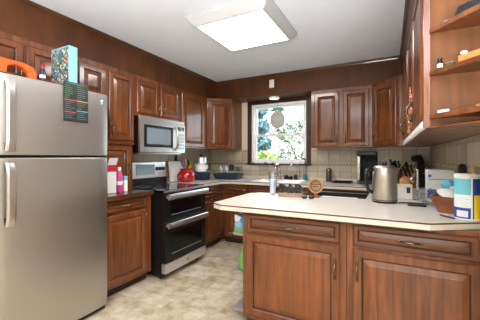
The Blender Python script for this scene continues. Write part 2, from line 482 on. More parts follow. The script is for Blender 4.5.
# ------------------------------------------------------------------ cabinet kit
def rect(x0, x1, z0, z1, i, y):
    return [(x0 + i, y, z0 + i), (x1 - i, y, z0 + i), (x1 - i, y, z1 - i), (x0 + i, y, z1 - i)]
def pull(parent, x, z, vert, L=.1, mat='bronze'):
    pts = []; rad = []
    for k in range(11):
        t = k / 10; a = -L / 2 + L * t
        out = .004 + .026 * math.sin(PI * t) ** .6
        pts.append((x, -.021 - out, z + a) if vert else (x + a, -.021 - out, z)); rad.append(.0035 + .0035 * math.sin(PI * t))
    mb = MB().tube(pts, rad, 8)
    for e in (-L / 2, L / 2):
        c = (x, -.0245, z + e) if vert else (x + e, -.0245, z)
        mb.sphere(c, (.008, .004, .016) if vert else (.016, .004, .008), 10, 6)
    return mb.build('handle', mat, parent, smooth=60)
def panel_front(parent, name, x0, x1, z0, z1, rail=.055, mat='wood'):
    """raised-panel front: framed border, dark glazed groove, bevelled centre panel"""
    mb = MB().rings([rect(x0, x1, z0, z1, 0, -.001), rect(x0, x1, z0, z1, 0, -.013), rect(x0, x1, z0, z1, .007, -.020),
                     rect(x0, x1, z0, z1, rail - .009, -.020), rect(x0, x1, z0, z1, rail - .003, -.015), rect(x0, x1, z0, z1, rail, -.009)],
                    [0, 0, 0, 0, 1], cap1=False)
    d = mb.build(name, [mat, 'glaze'], parent)
    pm = MB().rings([rect(x0, x1, z0, z1, rail + .0005, -.0088), rect(x0, x1, z0, z1, rail + .003, -.0088), rect(x0, x1, z0, z1, rail + .030, -.0165), rect(x0, x1, z0, z1, rail + .034, -.018)],
                    [1, 0, 0], cap0=False)
    pm.build('raised_panel', [mat, 'glaze'], d)
    return d
def cabinet(name, label, loc, rz, w, z0, z1, depth, doors=(), drawers=(), toe=0, group=None, body='wood', cat='cabinet', poly=None, low=None):
    t = thing(name, label, cat, loc, rz, group)
    b = MB()
    if poly: b.prism(poly, z0 + toe, z1)
    elif low: b.box(.001, w - .001, 0, depth, z0 + toe, low).box(.001, w - .001, 0, .022, low, z1)
    else: b.box(.001, w - .001, 0, depth, z0 + toe, z1)
    b.build('carcass', body, t)
    if toe:
        MB().box(.001, w - .001, .07, depth, .0, toe - .001).build('toe_kick', 'toe', t)
    for x0, x1, a, c, hx, hz in doors:
        d = panel_front(t, 'door', x0, x1, a, c)
        if hx is not None: pull(d, hx, hz, True)
    for x0, x1, a, c in drawers:
        d = panel_front(t, 'drawer', x0, x1, a, c, rail=.034, mat='wood_h')
        pull(d, (x0 + x1) / 2, (a + c) / 2, False)
    return t

UZ0, UZ1 = 1.372, 2.138
D0, D1 = 1.388, 2.092
UPD = .318
R90 = PI / 2
XU = -2.42
def upleft(name, label, y0, y1, doors, z0=UZ0, group='wall cabinets along the fridge wall'):
    return cabinet(name, label, (XU, y0, 0), R90, y1 - y0, z0, UZ1, UPD, [(a - y0, b - y0, c, d, (h - y0) if h is not None else None, hz) for a, b, c, d, h, hz in doors], group=group)
upleft('wall_cabinet', 'two-door wooden wall cabinet directly above the refrigerator', .70, 1.515, [(.73, 1.113, 1.81, D1, 1.085, 1.87), (1.135, 1.499, 1.81, D1, 1.165, 1.87)], z0=1.795)
upleft('wall_cabinet', 'narrow single-door wall cabinet beside the tall corner of the refrigerator top', 1.516, 1.82, [(1.535, 1.802, 1.81, D1, None, 0)], z0=1.795)
upleft('wall_cabinet', 'single-door wall cabinet between the refrigerator and the microwave', 1.821, 2.158, [(1.84, 2.138, 1.418, D1, 1.865, 1.52)], z0=1.402)
upleft('wall_cabinet', 'short two-door wall cabinet above the microwave', 2.159, 2.911, [(2.186, 2.516, 1.735, D1, 2.49, 1.815), (2.549, 2.887, 1.735, D1, 2.577, 1.815)], z0=1.70)
upleft('wall_cabinet', 'single-door wall cabinet between the microwave and the far corner cabinet', 2.912, 3.528, [(2.937, 3.44, D0, D1, None, 0)])
# corner cabinets with an angled front
s2 = math.sqrt(.5)
def corner_poly(loc, rz, pts):
    c, s = math.cos(-rz), math.sin(-rz)
    return [((x - loc[0]) * c - (y - loc[1]) * s, (x - loc[0]) * s + (y - loc[1]) * c) for x, y in pts]
loc = (XU, 3.5305, 0)
pl = corner_poly(loc, PI / 4, [(XU, 3.5305), (-2.14, 3.8105), (-2.14, YB - .012), (XL + .012, YB - .012), (XL + .012, 3.5305)])
cabinet('corner_wall_cabinet', 'angled corner wall cabinet beside the window, near the far end of the stove wall', loc, PI / 4, .396, UZ0, UZ1, 0, [(.03, .366, D0, D1, .058, 1.48)], poly=pl)
cabinet('wall_cabinet', 'two-door wall cabinet on the window wall above the coffee maker', (-.925, 3.82, 0), 0, .742, UZ0, UZ1, .308,
        [(.04, .358, D0, D1, .33, 1.49), (.407, .71, D0, D1, .435, 1.49)], group='wall cabinets on the window wall')
loc = (-.181, 3.8105, 0)
pl = corner_poly(loc, -PI / 4, [(-.181, 3.8105), (.10, 3.5295), (XR - .012, 3.5295), (XR - .012, YB - .012), (-.181, YB - .012)])
cabinet('corner_wall_cabinet', 'angled corner wall cabinet above the knife block', loc, -PI / 4, .397, UZ0, UZ1, 0, [(.03, .367, D0, D1, .058, 1.49)], poly=pl)
XRU = .143
def upright(label, y0, y1, doors):
    t = cabinet('wall_cabinet', label, (XRU, y1, 0), -R90, y1 - y0, UZ0, UZ1, XR - .012 - XRU,
                [(y1 - b, y1 - a, 1.412, D1, y1 - h, 1.52) for a, b, h in doors], group='wall cabinets opposite the stove')
    return t
upright('wall_cabinet deep in the run opposite the stove, next to the angled corner'.replace('wall_cabinet', 'two-door wooden wall cabinet'), 2.53, 3.525, [(2.56, 3.01, 2.985), (3.04, 3.49, 3.065)])
upright('two-door wall cabinet beside the open display shelves, white strip below', 1.465, 2.529, [(1.50, 1.98, 1.955), (2.01, 2.50, 2.035)])

# open end shelves: quarter unit facing the camera
sh = thing('display_shelf_unit', 'open wooden corner shelves on the end of the wall cabinets', 'shelf', (.145, 1.462, 0))
W = XR - .012 - .145
MB().box(.0, W, -.018, 0, 1.372, ZC - .003).build('back_panel', 'wood_in', sh)
MB().box(W - .016, W, -.34, -.0185, 1.372, ZC - .003).build('side_panel', 'wood_in', sh)
MB().box(-.016, .012, -.030, -.0185, 1.372, ZC - .003).build('corner_post', 'wood', sh, bevel=.003)
def tri(e):
    pts = [(.005, -.0315), (W - .017, -.0315), (W - .017, -.335)]
    # gently bowed front edge
    for k in range(1, 8):
        t = k / 8
        x = (W - .017) * (1 - t) + .005 * t; y = -.335 * (1 - t) - .0315 * t
        b = .008 * math.sin(PI * t); pts.append((x - b * .7, y - b * .7))
    return pts
for z in (1.79, 1.61, 1.43):
    MB().prism(tri(0), z - .02, z).build('shelf', 'wood', sh, bevel=.002)
MB().prism(tri(0), 1.372, 1.378).build('bottom_board', 'wood', sh)

# plain white strip along the rail below the doors
lt = thing('white_strip', 'slim white strip on the rail below the wall cabinet doors opposite the stove', 'lamp', (XRU - .001, 2.0, 1.374))
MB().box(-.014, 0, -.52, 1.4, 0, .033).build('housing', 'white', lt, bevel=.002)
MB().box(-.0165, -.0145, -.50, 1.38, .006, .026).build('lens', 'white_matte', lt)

# rose-gold scroll ornament hung from the near door of the run opposite the stove
orn = MB()
for cz, cy, r in ((1.56, 2.10, .05), (1.50, 2.16, .055), (1.46, 2.06, .04), (1.44, 2.22, .045), (1.62, 2.06, .035), (1.53, 2.02, .03)):
    orn.tube([(.1195 - .004 * math.sin(k * .8), cy + r * (1 - k / 26) * math.cos(k * .55), cz + r * (1 - k / 26) * math.sin(k * .55)) for k in range(20)], .004, 6)
orn.tube([(.116, 2.06, 1.40), (.116, 2.10, 1.50), (.116, 2.07, 1.58), (.116, 2.05, 1.68)], .004, 6)
tag(orn.build('scroll_ornament', 'gold', smooth=60), 'rose-gold scrolled ornament hanging on a wall cabinet door opposite the stove', 'ornament')

# appliance garage between counter and wall cabinet, beside the stove
g = cabinet('appliance_garage', 'wooden countertop cupboard standing between counter and wall cabinet beside the stove', (XU, 1.70, 0), R90, .437, .9115, 1.401, UPD,
            [(.03, .40, .935, 1.365, .425 - .055, 1.12)])
MB().box(-.0, .436, -.035, -.001, 1.378, 1.398).build('ledge', 'wood_h', g, bevel=.004)

# base cabinets -------------------------------------------------
XB = -2.15
BZ1 = .868
cabinet('base_cabinet', 'wooden base cabinet with drawer and door between refrigerator and stove', (XB, 1.563, 0), R90, .57, 0, BZ1, .588,
        [(.02, .497, .122, .735, .467, .66)], [(.02, .497, .757, .858)], toe=.09, group='base cabinets along the stove wall')
cabinet('base_cabinet', 'narrow wooden base cabinet with two shallow drawers just beyond the stove', (XB, 2.905, 0), R90, .655, 0, BZ1, .588,
        [(.03, .63, .122, .60, .06, .53)], [(.03, .63, .745, .858), (.03, .63, .62, .73)], toe=.09, group='base cabinets along the stove wall')
YBC = 3.545
cabinet('base_cabinet', 'wooden base cabinet in the far corner under the dish rack', (-2.148, YBC, 0), 0, .42, 0, BZ1, .58,
        [(.05, .40, .122, .70, .37, .62)], [(.05, .40, .725, .855)], toe=.09, group='base cabinets under the window')
cabinet('sink_base_cabinet', 'wide wooden sink base cabinet under the window', (-1.727, YBC, 0), 0, .905, 0, BZ1, .58,
        [(.03, .44, .122, .70, .41, .62), (.465, .875, .122, .70, .495, .62)], [(.03, .875, .725, .855)], toe=.09, low=.73, group='base cabinets under the window')
t = cabinet('base_cabinet', 'wooden base cabinet beneath the wall cabinets opposite the stove', (-.13, 3.5, 0), -R90, .98, 0, BZ1, .56,
        [(.03, .47, .122, .70, .44, .62), (.50, .95, .122, .70, .53, .62)], [(.03, .47, .725, .855), (.50, .95, .725, .855)], toe=.09)
PY = 1.82
PG = 'peninsula base cabinets'
cabinet('base_cabinet', 'peninsula cabinet with drawer and door, nearest the open floor', (-.935, PY, 0), 0, .707, 0, BZ1, .62,
        [(.036, .670, .135, .705, .644, .565)], [(.036, .670, .722, .848)], toe=.10, group=PG)
cabinet('base_cabinet', 'peninsula cabinet with drawer and door, under the wipes canister', (-.227, PY, 0), 0, .665, 0, BZ1, .62,
        [(.035, .645, .135, .705, .060, .575)], [(.035, .625, .722, .848)], toe=.10, group=PG)

# open end shelves of the peninsula
es = thing('end_shelf', 'open wooden end shelves on the free end of the peninsula', 'shelf', (-.936, 1.86, 0))
for z in (.11, .39, .68):
    MB().prism([(-.002, .02), (-.112, .02), (-.118, .026), (-.118, .50), (-.10, .52), (-.002, .52)], z - .02, z).build('shelf', 'greyboard', es, bevel=.002)
MB().box(-.125, -.002, .521, .535, .09, .86).build('back_panel', 'wood', es)

# dishwasher
dw = thing('dishwasher', 'dark dishwasher with steel control strip under the window counter', 'dishwasher', (-.818, YBC, 0))
MB().box(.004, .60, .0, .56, .1, .842).build('body', 'black_matte', dw)
MB().box(.006, .598, -.025, -.001, .12, .74).build('door', 'black', dw, bevel=.003)
cp = MB().box(.006, .598, -.03, -.001, .745, .838).build('control_panel', 'black', dw, bevel=.003)
MB().box(.004, .60, -.004, .02, .8435, .867).build('filler_rail', 'wood_h', dw)
MB().box(.006, .598, -.0315, -.0305, .826, .834).build('steel_trim', 'steel_h', cp)
MB().box(.1, .5, -.05, -.031, .76, .78).build('handle', 'steel_h', cp, bevel=.004)
MB().box(.01, .594, .06, .5, 0, .099).build('toe_kick', 'toe', dw)

# ------------------------------------------------------------------ worktops
def poly_offset_prism(name, outer, holes, z_top, mats, parent, line=True):
    bm = bmesh.new()
    def loop(pts, z):
        vs = [bm.verts.new((p[0], p[1], z)) for p in pts]
        es = [bm.edges.new((vs[i], vs[(i + 1) % len(vs)])) for i in range(len(vs))]
        return vs, es
    levels = [z_top, z_top - .003, z_top - .012, z_top - .040]
    L = []
    for z in levels:
        L.append([loop(p, z) for p in [outer] + holes])
    def fill(lv, mi):
        r = bmesh.ops.triangle_fill(bm, use_beauty=True, use_dissolve=False, edges=[e for vs, es in lv for e in es])
        for f in r['geom']:
            if isinstance(f, bmesh.types.BMFace): f.material_index = mi
    fill(L[0], 0); fill(L[-1], 1)
    for k, mi in ((0, 1), (1, 2), (2, 1)):
        for (va, _), (vb, _) in zip(L[k], L[k + 1]):
            n = len(va)
            for i in range(n):
                f = bm.faces.new((va[i], va[(i + 1) % n], vb[(i + 1) % n], vb[i])); f.material_index = mi
    bmesh.ops.recalc_face_normals(bm, faces=bm.faces)
    me = bpy.data.meshes.new(name); bm.to_mesh(me); bm.free()
    for m in mats: me.materials.append(M[m])
    o = bpy.data.objects.new(name, me); COL.objects.link(o)
    if parent: o.parent = parent
    return o
ZT = .91
SX0, SX1, SY0, SY1 = -1.70, -1.04, 3.60, 4.02
outer = [(XL + .012, 2.902), (-2.105, 2.902), (-2.105, 3.40), (-2.005, 3.50), (-.165, 3.50), (-.165, 2.50), (-1.09, 2.50), (-1.165, 2.42), (-1.165, 1.79),
         (-1.07, 1.735), (.188, 1.752), (XR - .012, 1.915), (XR - .012, YB - .012), (XL + .012, YB - .012)]
tag(poly_offset_prism('worktop', outer, [[(SX0, SY0), (SX1, SY0), (SX1, SY1), (SX0, SY1)]], ZT, ['laminate', 'lam_edge', 'lam_line'], None),
    'cream laminate worktop running from the stove past the sink to the peninsula', 'worktop')
tag(poly_offset_prism('worktop', [(XL + .012, 1.563), (-2.115, 1.563), (-2.115, 2.132), (XL + .012, 2.132)], [], ZT, ['brown_lam', 'brown_lam', 'brown_lam'], None),
    'short brown worktop between the refrigerator and the stove', 'worktop')

# ------------------------------------------------------------------ sink and taps
sk = thing('sink', 'stainless double sink set in the worktop under the window', 'sink', ((SX0 + SX1) / 2, (SY0 + SY1) / 2, ZT))
a, b = (SX1 - SX0) / 2, (SY1 - SY0) / 2
def rrect(hx, hy, z): return [(-hx, -hy, z), (hx, -hy, z), (hx, hy, z), (-hx, hy, z)]
MB().rings([rrect(a + .02, b + .02, .0005), rrect(a + .018, b + .018, .006), rrect(a - .012, b - .012, .006), rrect(a - .014, b - .014, .001)], [0, 0, 0], False, False).build('rim', 'steel_h', sk)
for sg in (-1, 1):
    c = sg * a / 2; w = a / 2 - .02; d = b - .02
    MB().rings([[(c + x, y, z) for x, y, z in rrect(w, d, .001)], [(c + x, y, z) for x, y, z in rrect(w - .02, d - .02, -.16)]], [0], False, True).build('bowl', 'steel_h', sk, fix=False)
MB().box(-.018, .018, -b + .014, b - .014, -.004, .002).build('divider', 'steel_h', sk)
fa = thing('faucet', 'chrome gooseneck kitchen faucet behind the sink', 'faucet', (-1.47, 4.078, ZT + .001))
MB().lathe([(.03, 0), (.03, .012), (.018, .02), (.016, .08)], n=16).build('base', 'chrome', fa, smooth=40)
MB().tube([(0, 0, .078), (0, 0, .15), (0, -.01, .19), (0, -.05, .225), (0, -.11, .23), (0, -.155, .20), (0, -.165, .165)], [.014, .014, .015, .017, .019, .019, .017], 12).build('spout', 'chrome', fa, smooth=60)
MB().tube([(.017, 0, .06), (.05, 0, .08), (.10, -.01, .11)], [.008, .007, .006], 8).build('lever', 'chrome', fa, smooth=60)
ft = thing('filter_tap', 'slim chrome filter tap beside the soap bottle', 'tap', (-1.16, 4.065, ZT + .001))
MB().lathe([(.018, 0), (.018, .01), (.01, .014), (.01, .05)], n=12).build('base', 'chrome', ft, smooth=40)
MB().tube([(0, 0, .05), (0, 0, .19), (-.02, -.01, .23), (-.06, -.03, .245), (-.10, -.05, .23), (-.115, -.058, .205)], .007, 8).build('spout', 'chrome', ft, smooth=60)
so = thing('soap_bottle', 'teal soap bottle with black pump at the window corner', 'bottle', (-1.075, 4.07, ZT + .001))
MB().lathe([(.026, 0), (.028, .01), (.028, .075)], n=14).build('liquid', 'teal', so, smooth=40)
MB().lathe([(.028, .0755), (.028, .18), (.02, .2), (.012, .21), (.012, .225)], n=14, cap0=False).build('bottle_body', 'clear', so, smooth=40)
pm = MB().lathe([(.016, .226), (.016, .245), (.007, .25), (.007, .30)], n=12).build('pump', 'black', so, smooth=40)
MB().tube([(0, 0, .30), (-.01, -.005, .312), (-.05, -.02, .31)], [.013, .011, .007], 8).build('nozzle', 'black', pm, smooth=60)

# ------------------------------------------------------------------ refrigerator
FX = -2.035
fr = thing('refrigerator', 'tall stainless top-freezer refrigerator against the stove wall', 'refrigerator', (FX, .772, 0), R90)
FW = .788
MB().box(.004, FW - .004, .06, .66, .044, 1.74).build('body', 'black_matte', fr)
def fdoor(name, z0, z1):
    prof = []
    n = 16
    pts = []
    for k in range(n + 1):
        t = k / n
        pts.append((FW * t, .012 * (2 * t - 1) ** 2 + (.014 * max(0, (abs(2 * t - 1) - .94) / .06) ** 2)))
    poly = pts + [(FW, .055), (0, .055)]
    return MB().prism(poly, z0, z1).build(name, 'steel_fridge', fr, bevel=.004, smooth=25)
f1 = fdoor('freezer_door', 1.262, 1.757)
f2 = fdoor('fridge_door', .045, 1.245)
def fhandle(parent, z0, z1, top):
    # flat bar bowed away from the door, fixed at both ends
    x0, x1 = .062, .108
    n = 14; rs = []
    for k in range(n + 1):
        t = k / n; z = z0 + (z1 - z0) * t
        e = (t if top else 1 - t)
        y = -.055 + .018 * (abs(2 * t - 1) ** 6)
        rs.append([(x0, y + .016, z), (x0, y + .002, z), (x0 + .008, y - .006, z), (x1 - .008, y - .006, z), (x1, y + .002, z), (x1, y + .016, z)])
    h = MB().rings(rs, [0] * n).build('handle', 'steel', parent, smooth=40)
    for z in (z0 + .03, z1 - .03):
        MB().box(x0 + .008, x1 - .008, -.034, .002, z - .02, z + .02).build('handle_mount', 'black', parent)
fhandle(f1, 1.285, 1.715, True)
fhandle(f2, .835, 1.215, False)
bd = MB().lathe([(.019, 0), (.019, .003), (.016, .004)], n=24).xf(Matrix.Translation((.722, .012, 1.686)) @ Matrix.Rotation(R90, 4, 'X'))
bd.build('badge', 'chrome', f1, smooth=40)
bq = MB().lathe([(.014, 0), (.014, .0012)], n=20).xf(Matrix.Translation((.722, .0075, 1.686)) @ Matrix.Rotation(R90, 4, 'X')).build('badge_disc', 'greyblue', f1)
MB().box(.02, FW - .02, .03, .6, .012, .043).build('grille', 'black_matte', fr)
for x in (.06, FW - .06):
    for y in (.1, .6):
        MB().lathe([(.02, 0), (.02, .0115)], c=(x, y), n=12).build('foot', 'black', fr)
MB().box(FW - .09, FW - .01, .07, .13, 1.7575, 1.772).build('hinge_cover', 'black_matte', fr)

# magnetic chart on the freezer door
mc = thing('magnetic_chart', 'dark chart with coloured rows stuck to the freezer door', 'chart', (FX + .0032, 1.185, 1.507), R90)
MB().box(0, .184, -.004, -.001, 0, .285).build('board', 'tealboard', mc, bevel=.001)
rows = MB()
rr = random.Random(3)
for col in range(2):
    x0 = .008 + col * .09
    for k in range(17):
        z = .255 - k * .0145
        hd = k in ((7, 13) if col == 0 else (7, 12))
        mi = (3 if k == 7 and col == 1 else 4 if k == 12 and col == 1 else 2) if hd else (0 if col == 0 and k < 7 else 1)
        if hd: rows.box(x0 - .003, x0 + .083, -.0052, -.0041, z - .003, z + .004, mi)
        else: rows.box(x0, x0 + .03 + rr.random() * .045, -.0052, -.0041, z - .001, z + .003, mi)
rows.box(.02, .15, -.0052, -.0041, .272, .278, 0)
rows.build('printed_rows', [plain('chart_green', '4f7a4a', .6), plain('chart_grey', '5a6a72', .6), plain('chart_red', 'a8483a', .6), plain('chart_amber', 'b8862e', .6), plain('chart_blue', '5a93a8', .6)], mc)

# things on top of the refrigerator
ZF = 1.759
gb = thing('game_box', 'tall blue game box with busy print standing on the refrigerator', 'box', (-2.075, 1.25, ZF))
MB().box(-.225, 0, 0, .065, 0, .312).build('carton', plain('pale_blue_card', '84bdd8', .45), gb, bevel=.002)
MB().box(-.222, -.004, -.0012, -.0002, .004, .30).build('busy_front', 'busy_box', gb)
MB().box(-.13, -.085, -.0022, -.0013, .21, .27).build('title_patch', plain('deep_teal_print', '2f7f96', .5), gb)
# orange tool: hand-held blower lying on the fridge
ob = thing('staple_gun', 'large orange hand tool with open grip and black nose lying on the refrigerator', 'tool', (-2.11, .79, ZF), R90)
MB().prism_y([(-.05, .012), (.085, .012), (.09, .060), (.13, .078), (.18, .066), (.208, .040), (.212, .0), (.256, .0), (.252, .060), (.235, .086), (.18, .100), (-.05, .104)], -.022, .022).build('grip_body', 'orange', ob, bevel=.006)
MB().prism_y([(-.06, 0), (.085, 0), (.085, .0115), (-.06, .0115)], -.024, .024).build('nose', 'black', ob, bevel=.002)
cb_ = thing('glue_tube', 'small white and navy tube with red cap on the refrigerator', 'tube', (-2.10, 1.085, ZF))
MB().lathe([(.016, 0), (.018, .01), (.018, .08), (.012, .095)], n=14).build('tube_body', 'navy', cb_, smooth=40)
MB().lathe([(.0185, .03), (.0185, .05)], n=14, cap0=False, cap1=False).build('paper_band', 'white', cb_)
MB().lathe([(.013, .096), (.013, .118), (.009, .125)], n=12).build('cap', 'red', cb_, smooth=40)
tag(MB().box(-2.11, -2.075, 1.13, 1.17, ZF, ZF + .014).build('red_packet', 'red', bevel=.004), 'small flat red packet lying beside the game box', 'packet')

# ------------------------------------------------------------------ range
RX = -2.005
rg = thing('range', 'black double-oven range with steel handles beside the microwave', 'oven', (RX, 2.156, 0), R90)
RW = .718
MB().box(.002, RW - .002, .03, .70, .035, .885).build('body', 'black', rg)
ck = MB().box(.0, RW, -.005, .70, .886, .912).build('cooktop', 'black_gloss', rg, bevel=.004)
for cx_, cy_, r in ((.19, .18, .1), (.53, .2, .085), (.19, .48, .08), (.53, .48, .1)):
    MB().lathe([(r, .9122), (r, .9127), (r - .004, .9127), (r - .004, .9122)], c=(cx_, cy_), n=36, cap0=False, cap1=False).build('burner_ring', 'greyblue', ck)
MB().box(.0, RW, -.012, -.006, .888, .908).build('front_trim', 'steel_h', ck, bevel=.002)
def oven_door(name, z0, z1, wz0, wz1, hz):
    d = MB().box(.004, RW - .004, -.02, .029, z0, z1).build(name, 'black', rg, bevel=.004)
    MB().box(.09, RW - .09, -.0212, -.0201, wz0, wz1).build('oven_window', 'oven_glass', d)
    MB().box(.10, RW - .10, -.0218, -.0213, wz0 + .012, wz0 + .016).build('rack_line', 'greyblue', d)
    h = MB().rings([[(x, -.062 + .004 * (2 * x / RW - 1) ** 2 - .0 + a_, z_ + hz) for a_, z_ in ((.0, -.030), (-.012, -.022), (-.012, .018), (-.002, .030), (.010, .026), (.010, -.026))] for x in [.012 + (RW - .024) * k / 10 for k in range(11)]], [0] * 10)
    ho = h.build('handle', 'steel_h', d, smooth=40)
    for x in (.03, RW - .03):
        MB().box(x - .012, x + .012, -.056, -.0205, hz - .012, hz + .012).build('bracket', 'steel_h', ho)
    return d
oven_door('upper_oven_door', .585, .884, .64, .79, .845)
oven_door('lower_oven_door', .172, .580, .24, .47, .565 - .01)
st = MB().box(.004, RW - .004, -.024, .029, .07, .168).build('bottom_drawer', 'steel_h', rg, bevel=.003)
MB().lathe([(.014, 0), (.014, .003)], n=18).xf(Matrix.Translation((RW / 2, -.0242, .12)) @ Matrix.Rotation(R90, 4, 'X')).build('badge', 'chrome', st)
for x in (.05, RW - .05):
    for y in (.08, .64):
        MB().lathe([(.018, 0), (.018, .0345)], c=(x, y), n=10).build('foot', 'black', rg)
bgd = MB().rings([[(x, .615, .913), (x, .700, .913), (x, .700, 1.185), (x, .655, 1.195), (x, .635, 1.185)] for x in (.0, RW)], [0]).build('backguard', 'steel_h', rg, bevel=.003)
MB().box(.01, RW - .01, .600, .6145, .914, .995).build('lower_vent', 'black', bgd)
MB().add([(.22, .6225, 1.03), (.52, .6225, 1.03), (.52, .6318, 1.16), (.22, .6318, 1.16), (.22, .6195, 1.03), (.52, .6195, 1.03), (.52, .6275, 1.16), (.22, .6275, 1.16)],
         [(4, 5, 6, 7), (0, 1, 5, 4), (1, 2, 6, 5), (2, 3, 7, 6), (3, 0, 4, 7)]).build('display', plain('pale_display', '9fb0bd', .12, spec=.8), bgd)
for x in (.05, .12, .555, .61, .665):
    MB().lathe([(.023, 0), (.021, .02), (.017, .024)], n=16).xf(Matrix.Translation((x, .6265, 1.10)) @ Matrix.Rotation(R90 - .08, 4, 'X')).build('knob', 'black' if x > .5 else 'steel_h', bgd, smooth=40)

# ------------------------------------------------------------------ microwave
MX = -2.345
mw = thing('microwave', 'stainless over-the-range microwave with black window', 'microwave', (MX, 2.1605, 0), R90)
MWW = .748
MB().box(.002, MWW - .002, .022, .395, 1.300, 1.698).build('body', 'black', mw)
MB().box(.0, MWW, .0, .0215, 1.655, 1.698).build('vent_grille', 'steel', mw, bevel=.003)
md_ = MB().box(.0, .585, -.012, .0215, 1.302, 1.653).build('door', 'steel', mw, bevel=.004)
MB().box(.055, .515, -.0135, -.0121, 1.36, 1.605).build('window', 'black', md_, bevel=.001)
MB().box(.095, .475, -.0145, -.0136, 1.395, 1.575).build('glass', plain('microwave_glass_reflection', '7a8690', .08, spec=.9), md_)  # pale base colour paints in the room's reflection on the glass
MB().tube([(.552, -.014, 1.335), (.552, -.05, 1.375), (.552, -.062, 1.475), (.552, -.05, 1.575), (.552, -.014, 1.615)], [.012, .014, .015, .014, .012], 10).build('handle', 'steel_dark', md_, smooth=60)
cpn = MB().box(.587, MWW, -.010, .0215, 1.302, 1.653).build('control_panel', 'steel', mw, bevel=.003)
MB().box(.61, .725, -.0115, -.0101, 1.575, 1.625).build('display', 'black_gloss', cpn)
for r in range(5):
    for c in range(3):
        MB().box(.612 + c * .04, .642 + c * .04, -.0113, -.0101, 1.345 + r * .042, 1.370 + r * .042).build('button', 'greyblue', cpn)
MB().box(.02, MWW - .02, .05, .36, 1.285, 1.299).build('underside_filter', 'steel', mw)

# ------------------------------------------------------------------ ceiling fluorescent fixture
cl = thing('ceiling_light', 'square fluorescent ceiling fixture with glowing diffuser', 'lamp', (-1.145, 2.27, ZC - .001))
def sq(h, z, h2=None): h2 = h2 or h; return [(-h, -h2, z), (h, -h2, z), (h, h2, z), (-h, h2, z)]
MB().rings([sq(.37, 0), sq(.37, -.022), sq(.325, -.075), sq(.315, -.082), sq(.302, -.082), sq(.302, -.07)], [0] * 5, True, False).build('housing', plain('lamp_housing', 'b4b4b6', .5), cl)
MB().box(-.301, .301, -.301, .301, -.080, -.070).build('diffuser', 'lamp', cl)

# soffit puck lamp and switch plate
pk = thing('puck_lamp', 'round white puck lamp under the bulkhead above the window', 'lamp', (-1.515, 3.97, 2.139))
MB().lathe([(.085, 0), (.085, -.012), (.075, -.022)], n=28, cap1=False).build('rim', 'white', pk, smooth=40)
MB().lathe([(.074, -.018), (.060, -.026), (.03, -.03)], n=28).build('lens', 'puck', pk, smooth=40)
so_ = thing('switch_plate', 'white outlet plate on the dark bulkhead above the window', 'outlet', (-1.49, 3.8105, 2.245))
MB().box(-.035, .035, -.007, 0, 0, .115).build('plate', 'white_matte', so_, bevel=.002)
for z in (.035, .08):
    MB().box(-.012, .012, -.0095, -.0071, z - .012, z + .012).build('socket', 'foam', so_)
so2 = thing('wall_outlet', 'dark outlet plate in the tile behind the range', 'outlet', (XL + .0105, 3.20, 1.19), R90)
MB().box(-.03, .03, -.006, 0, 0, .1).build('plate', 'black', so2, bevel=.002)
MB().box(-.012, .012, -.02, -.0061, .02, .05).build('plug', 'black_matte', so2)

# ------------------------------------------------------------------ hanging pineapple sign
pn = thing('pineapple_sign', 'round grey pineapple sign with leafy top hanging in the window', 'sign', (-1.486, 4.03, 1.68))
MB().sphere((0, 0, .13), (.115, .022, .135), 20, 12).build('fruit_board', plain('grey_wood_sign', 'b6b3b0', .8, noise=.2, nscale=45), pn, smooth=60)
lf = MB()
for k in range(11):
    a = -1.35 + 2.7 * k / 10
    L_ = .09 + .03 * math.cos(a)
    x, z = math.sin(a), math.cos(a)
    b = Vector((.03 * x, 0, .255)); tip = b + Vector((x * L_, -.006 * (k % 2), z * L_ * .55)); sd = Vector((z, 0, -x)) * .018
    mid_ = b.lerp(tip, .5) + Vector((0, -.012, .012))
    lf.add([b, mid_ + sd, tip, mid_ - sd, mid_ + Vector((0, .008, 0))], [(0, 1, 4), (1, 2, 4), (2, 3, 4), (3, 0, 4), (0, 3, 2, 1)])
lf.build('leaves', plain('teal_leaf', '6fa39c', .7), pn)
MB().tube([(0, 0, .27), (.0, 0, .36), (0, 0, .40)], .003, 6).build('cord', 'card', pn)
wr = MB()
for k, (w_, z_) in enumerate(((.06, .175), (.075, .14), (.05, .105))):
    wr.tube([(-w_ + 2 * w_ * t / 12, -.0245 + .006 * (abs(t / 6 - 1)) ** 2, z_ + .008 * math.sin(t * 2.3 + k)) for t in range(13)], .0025, 5)
wr.build('lettering', 'paper', pn)

# window sill clutter
for k, (dx, w_, h_, m_) in enumerate(((-.40, .05, .02, 'greyblue'), (-.30, .04, .028, 'white_matte'), (-.19, .06, .018, 'black'), (-.07, .04, .015, 'card'))):
    tag(MB().sphere((-1.518 + dx, YB - .035, WZ0 + h_ / 2 + .0), (w_ / 2, .018, h_ / 2), 10, 6).build('pebble', m_, smooth=60),
        ['grey pebble nearest the stove end of the window sill', 'white pebble second along the window sill', 'black pebble in the middle of the sill row', 'brown pebble on the sill nearest the faucet'][k], 'pebble', 'pebbles on the window sill')

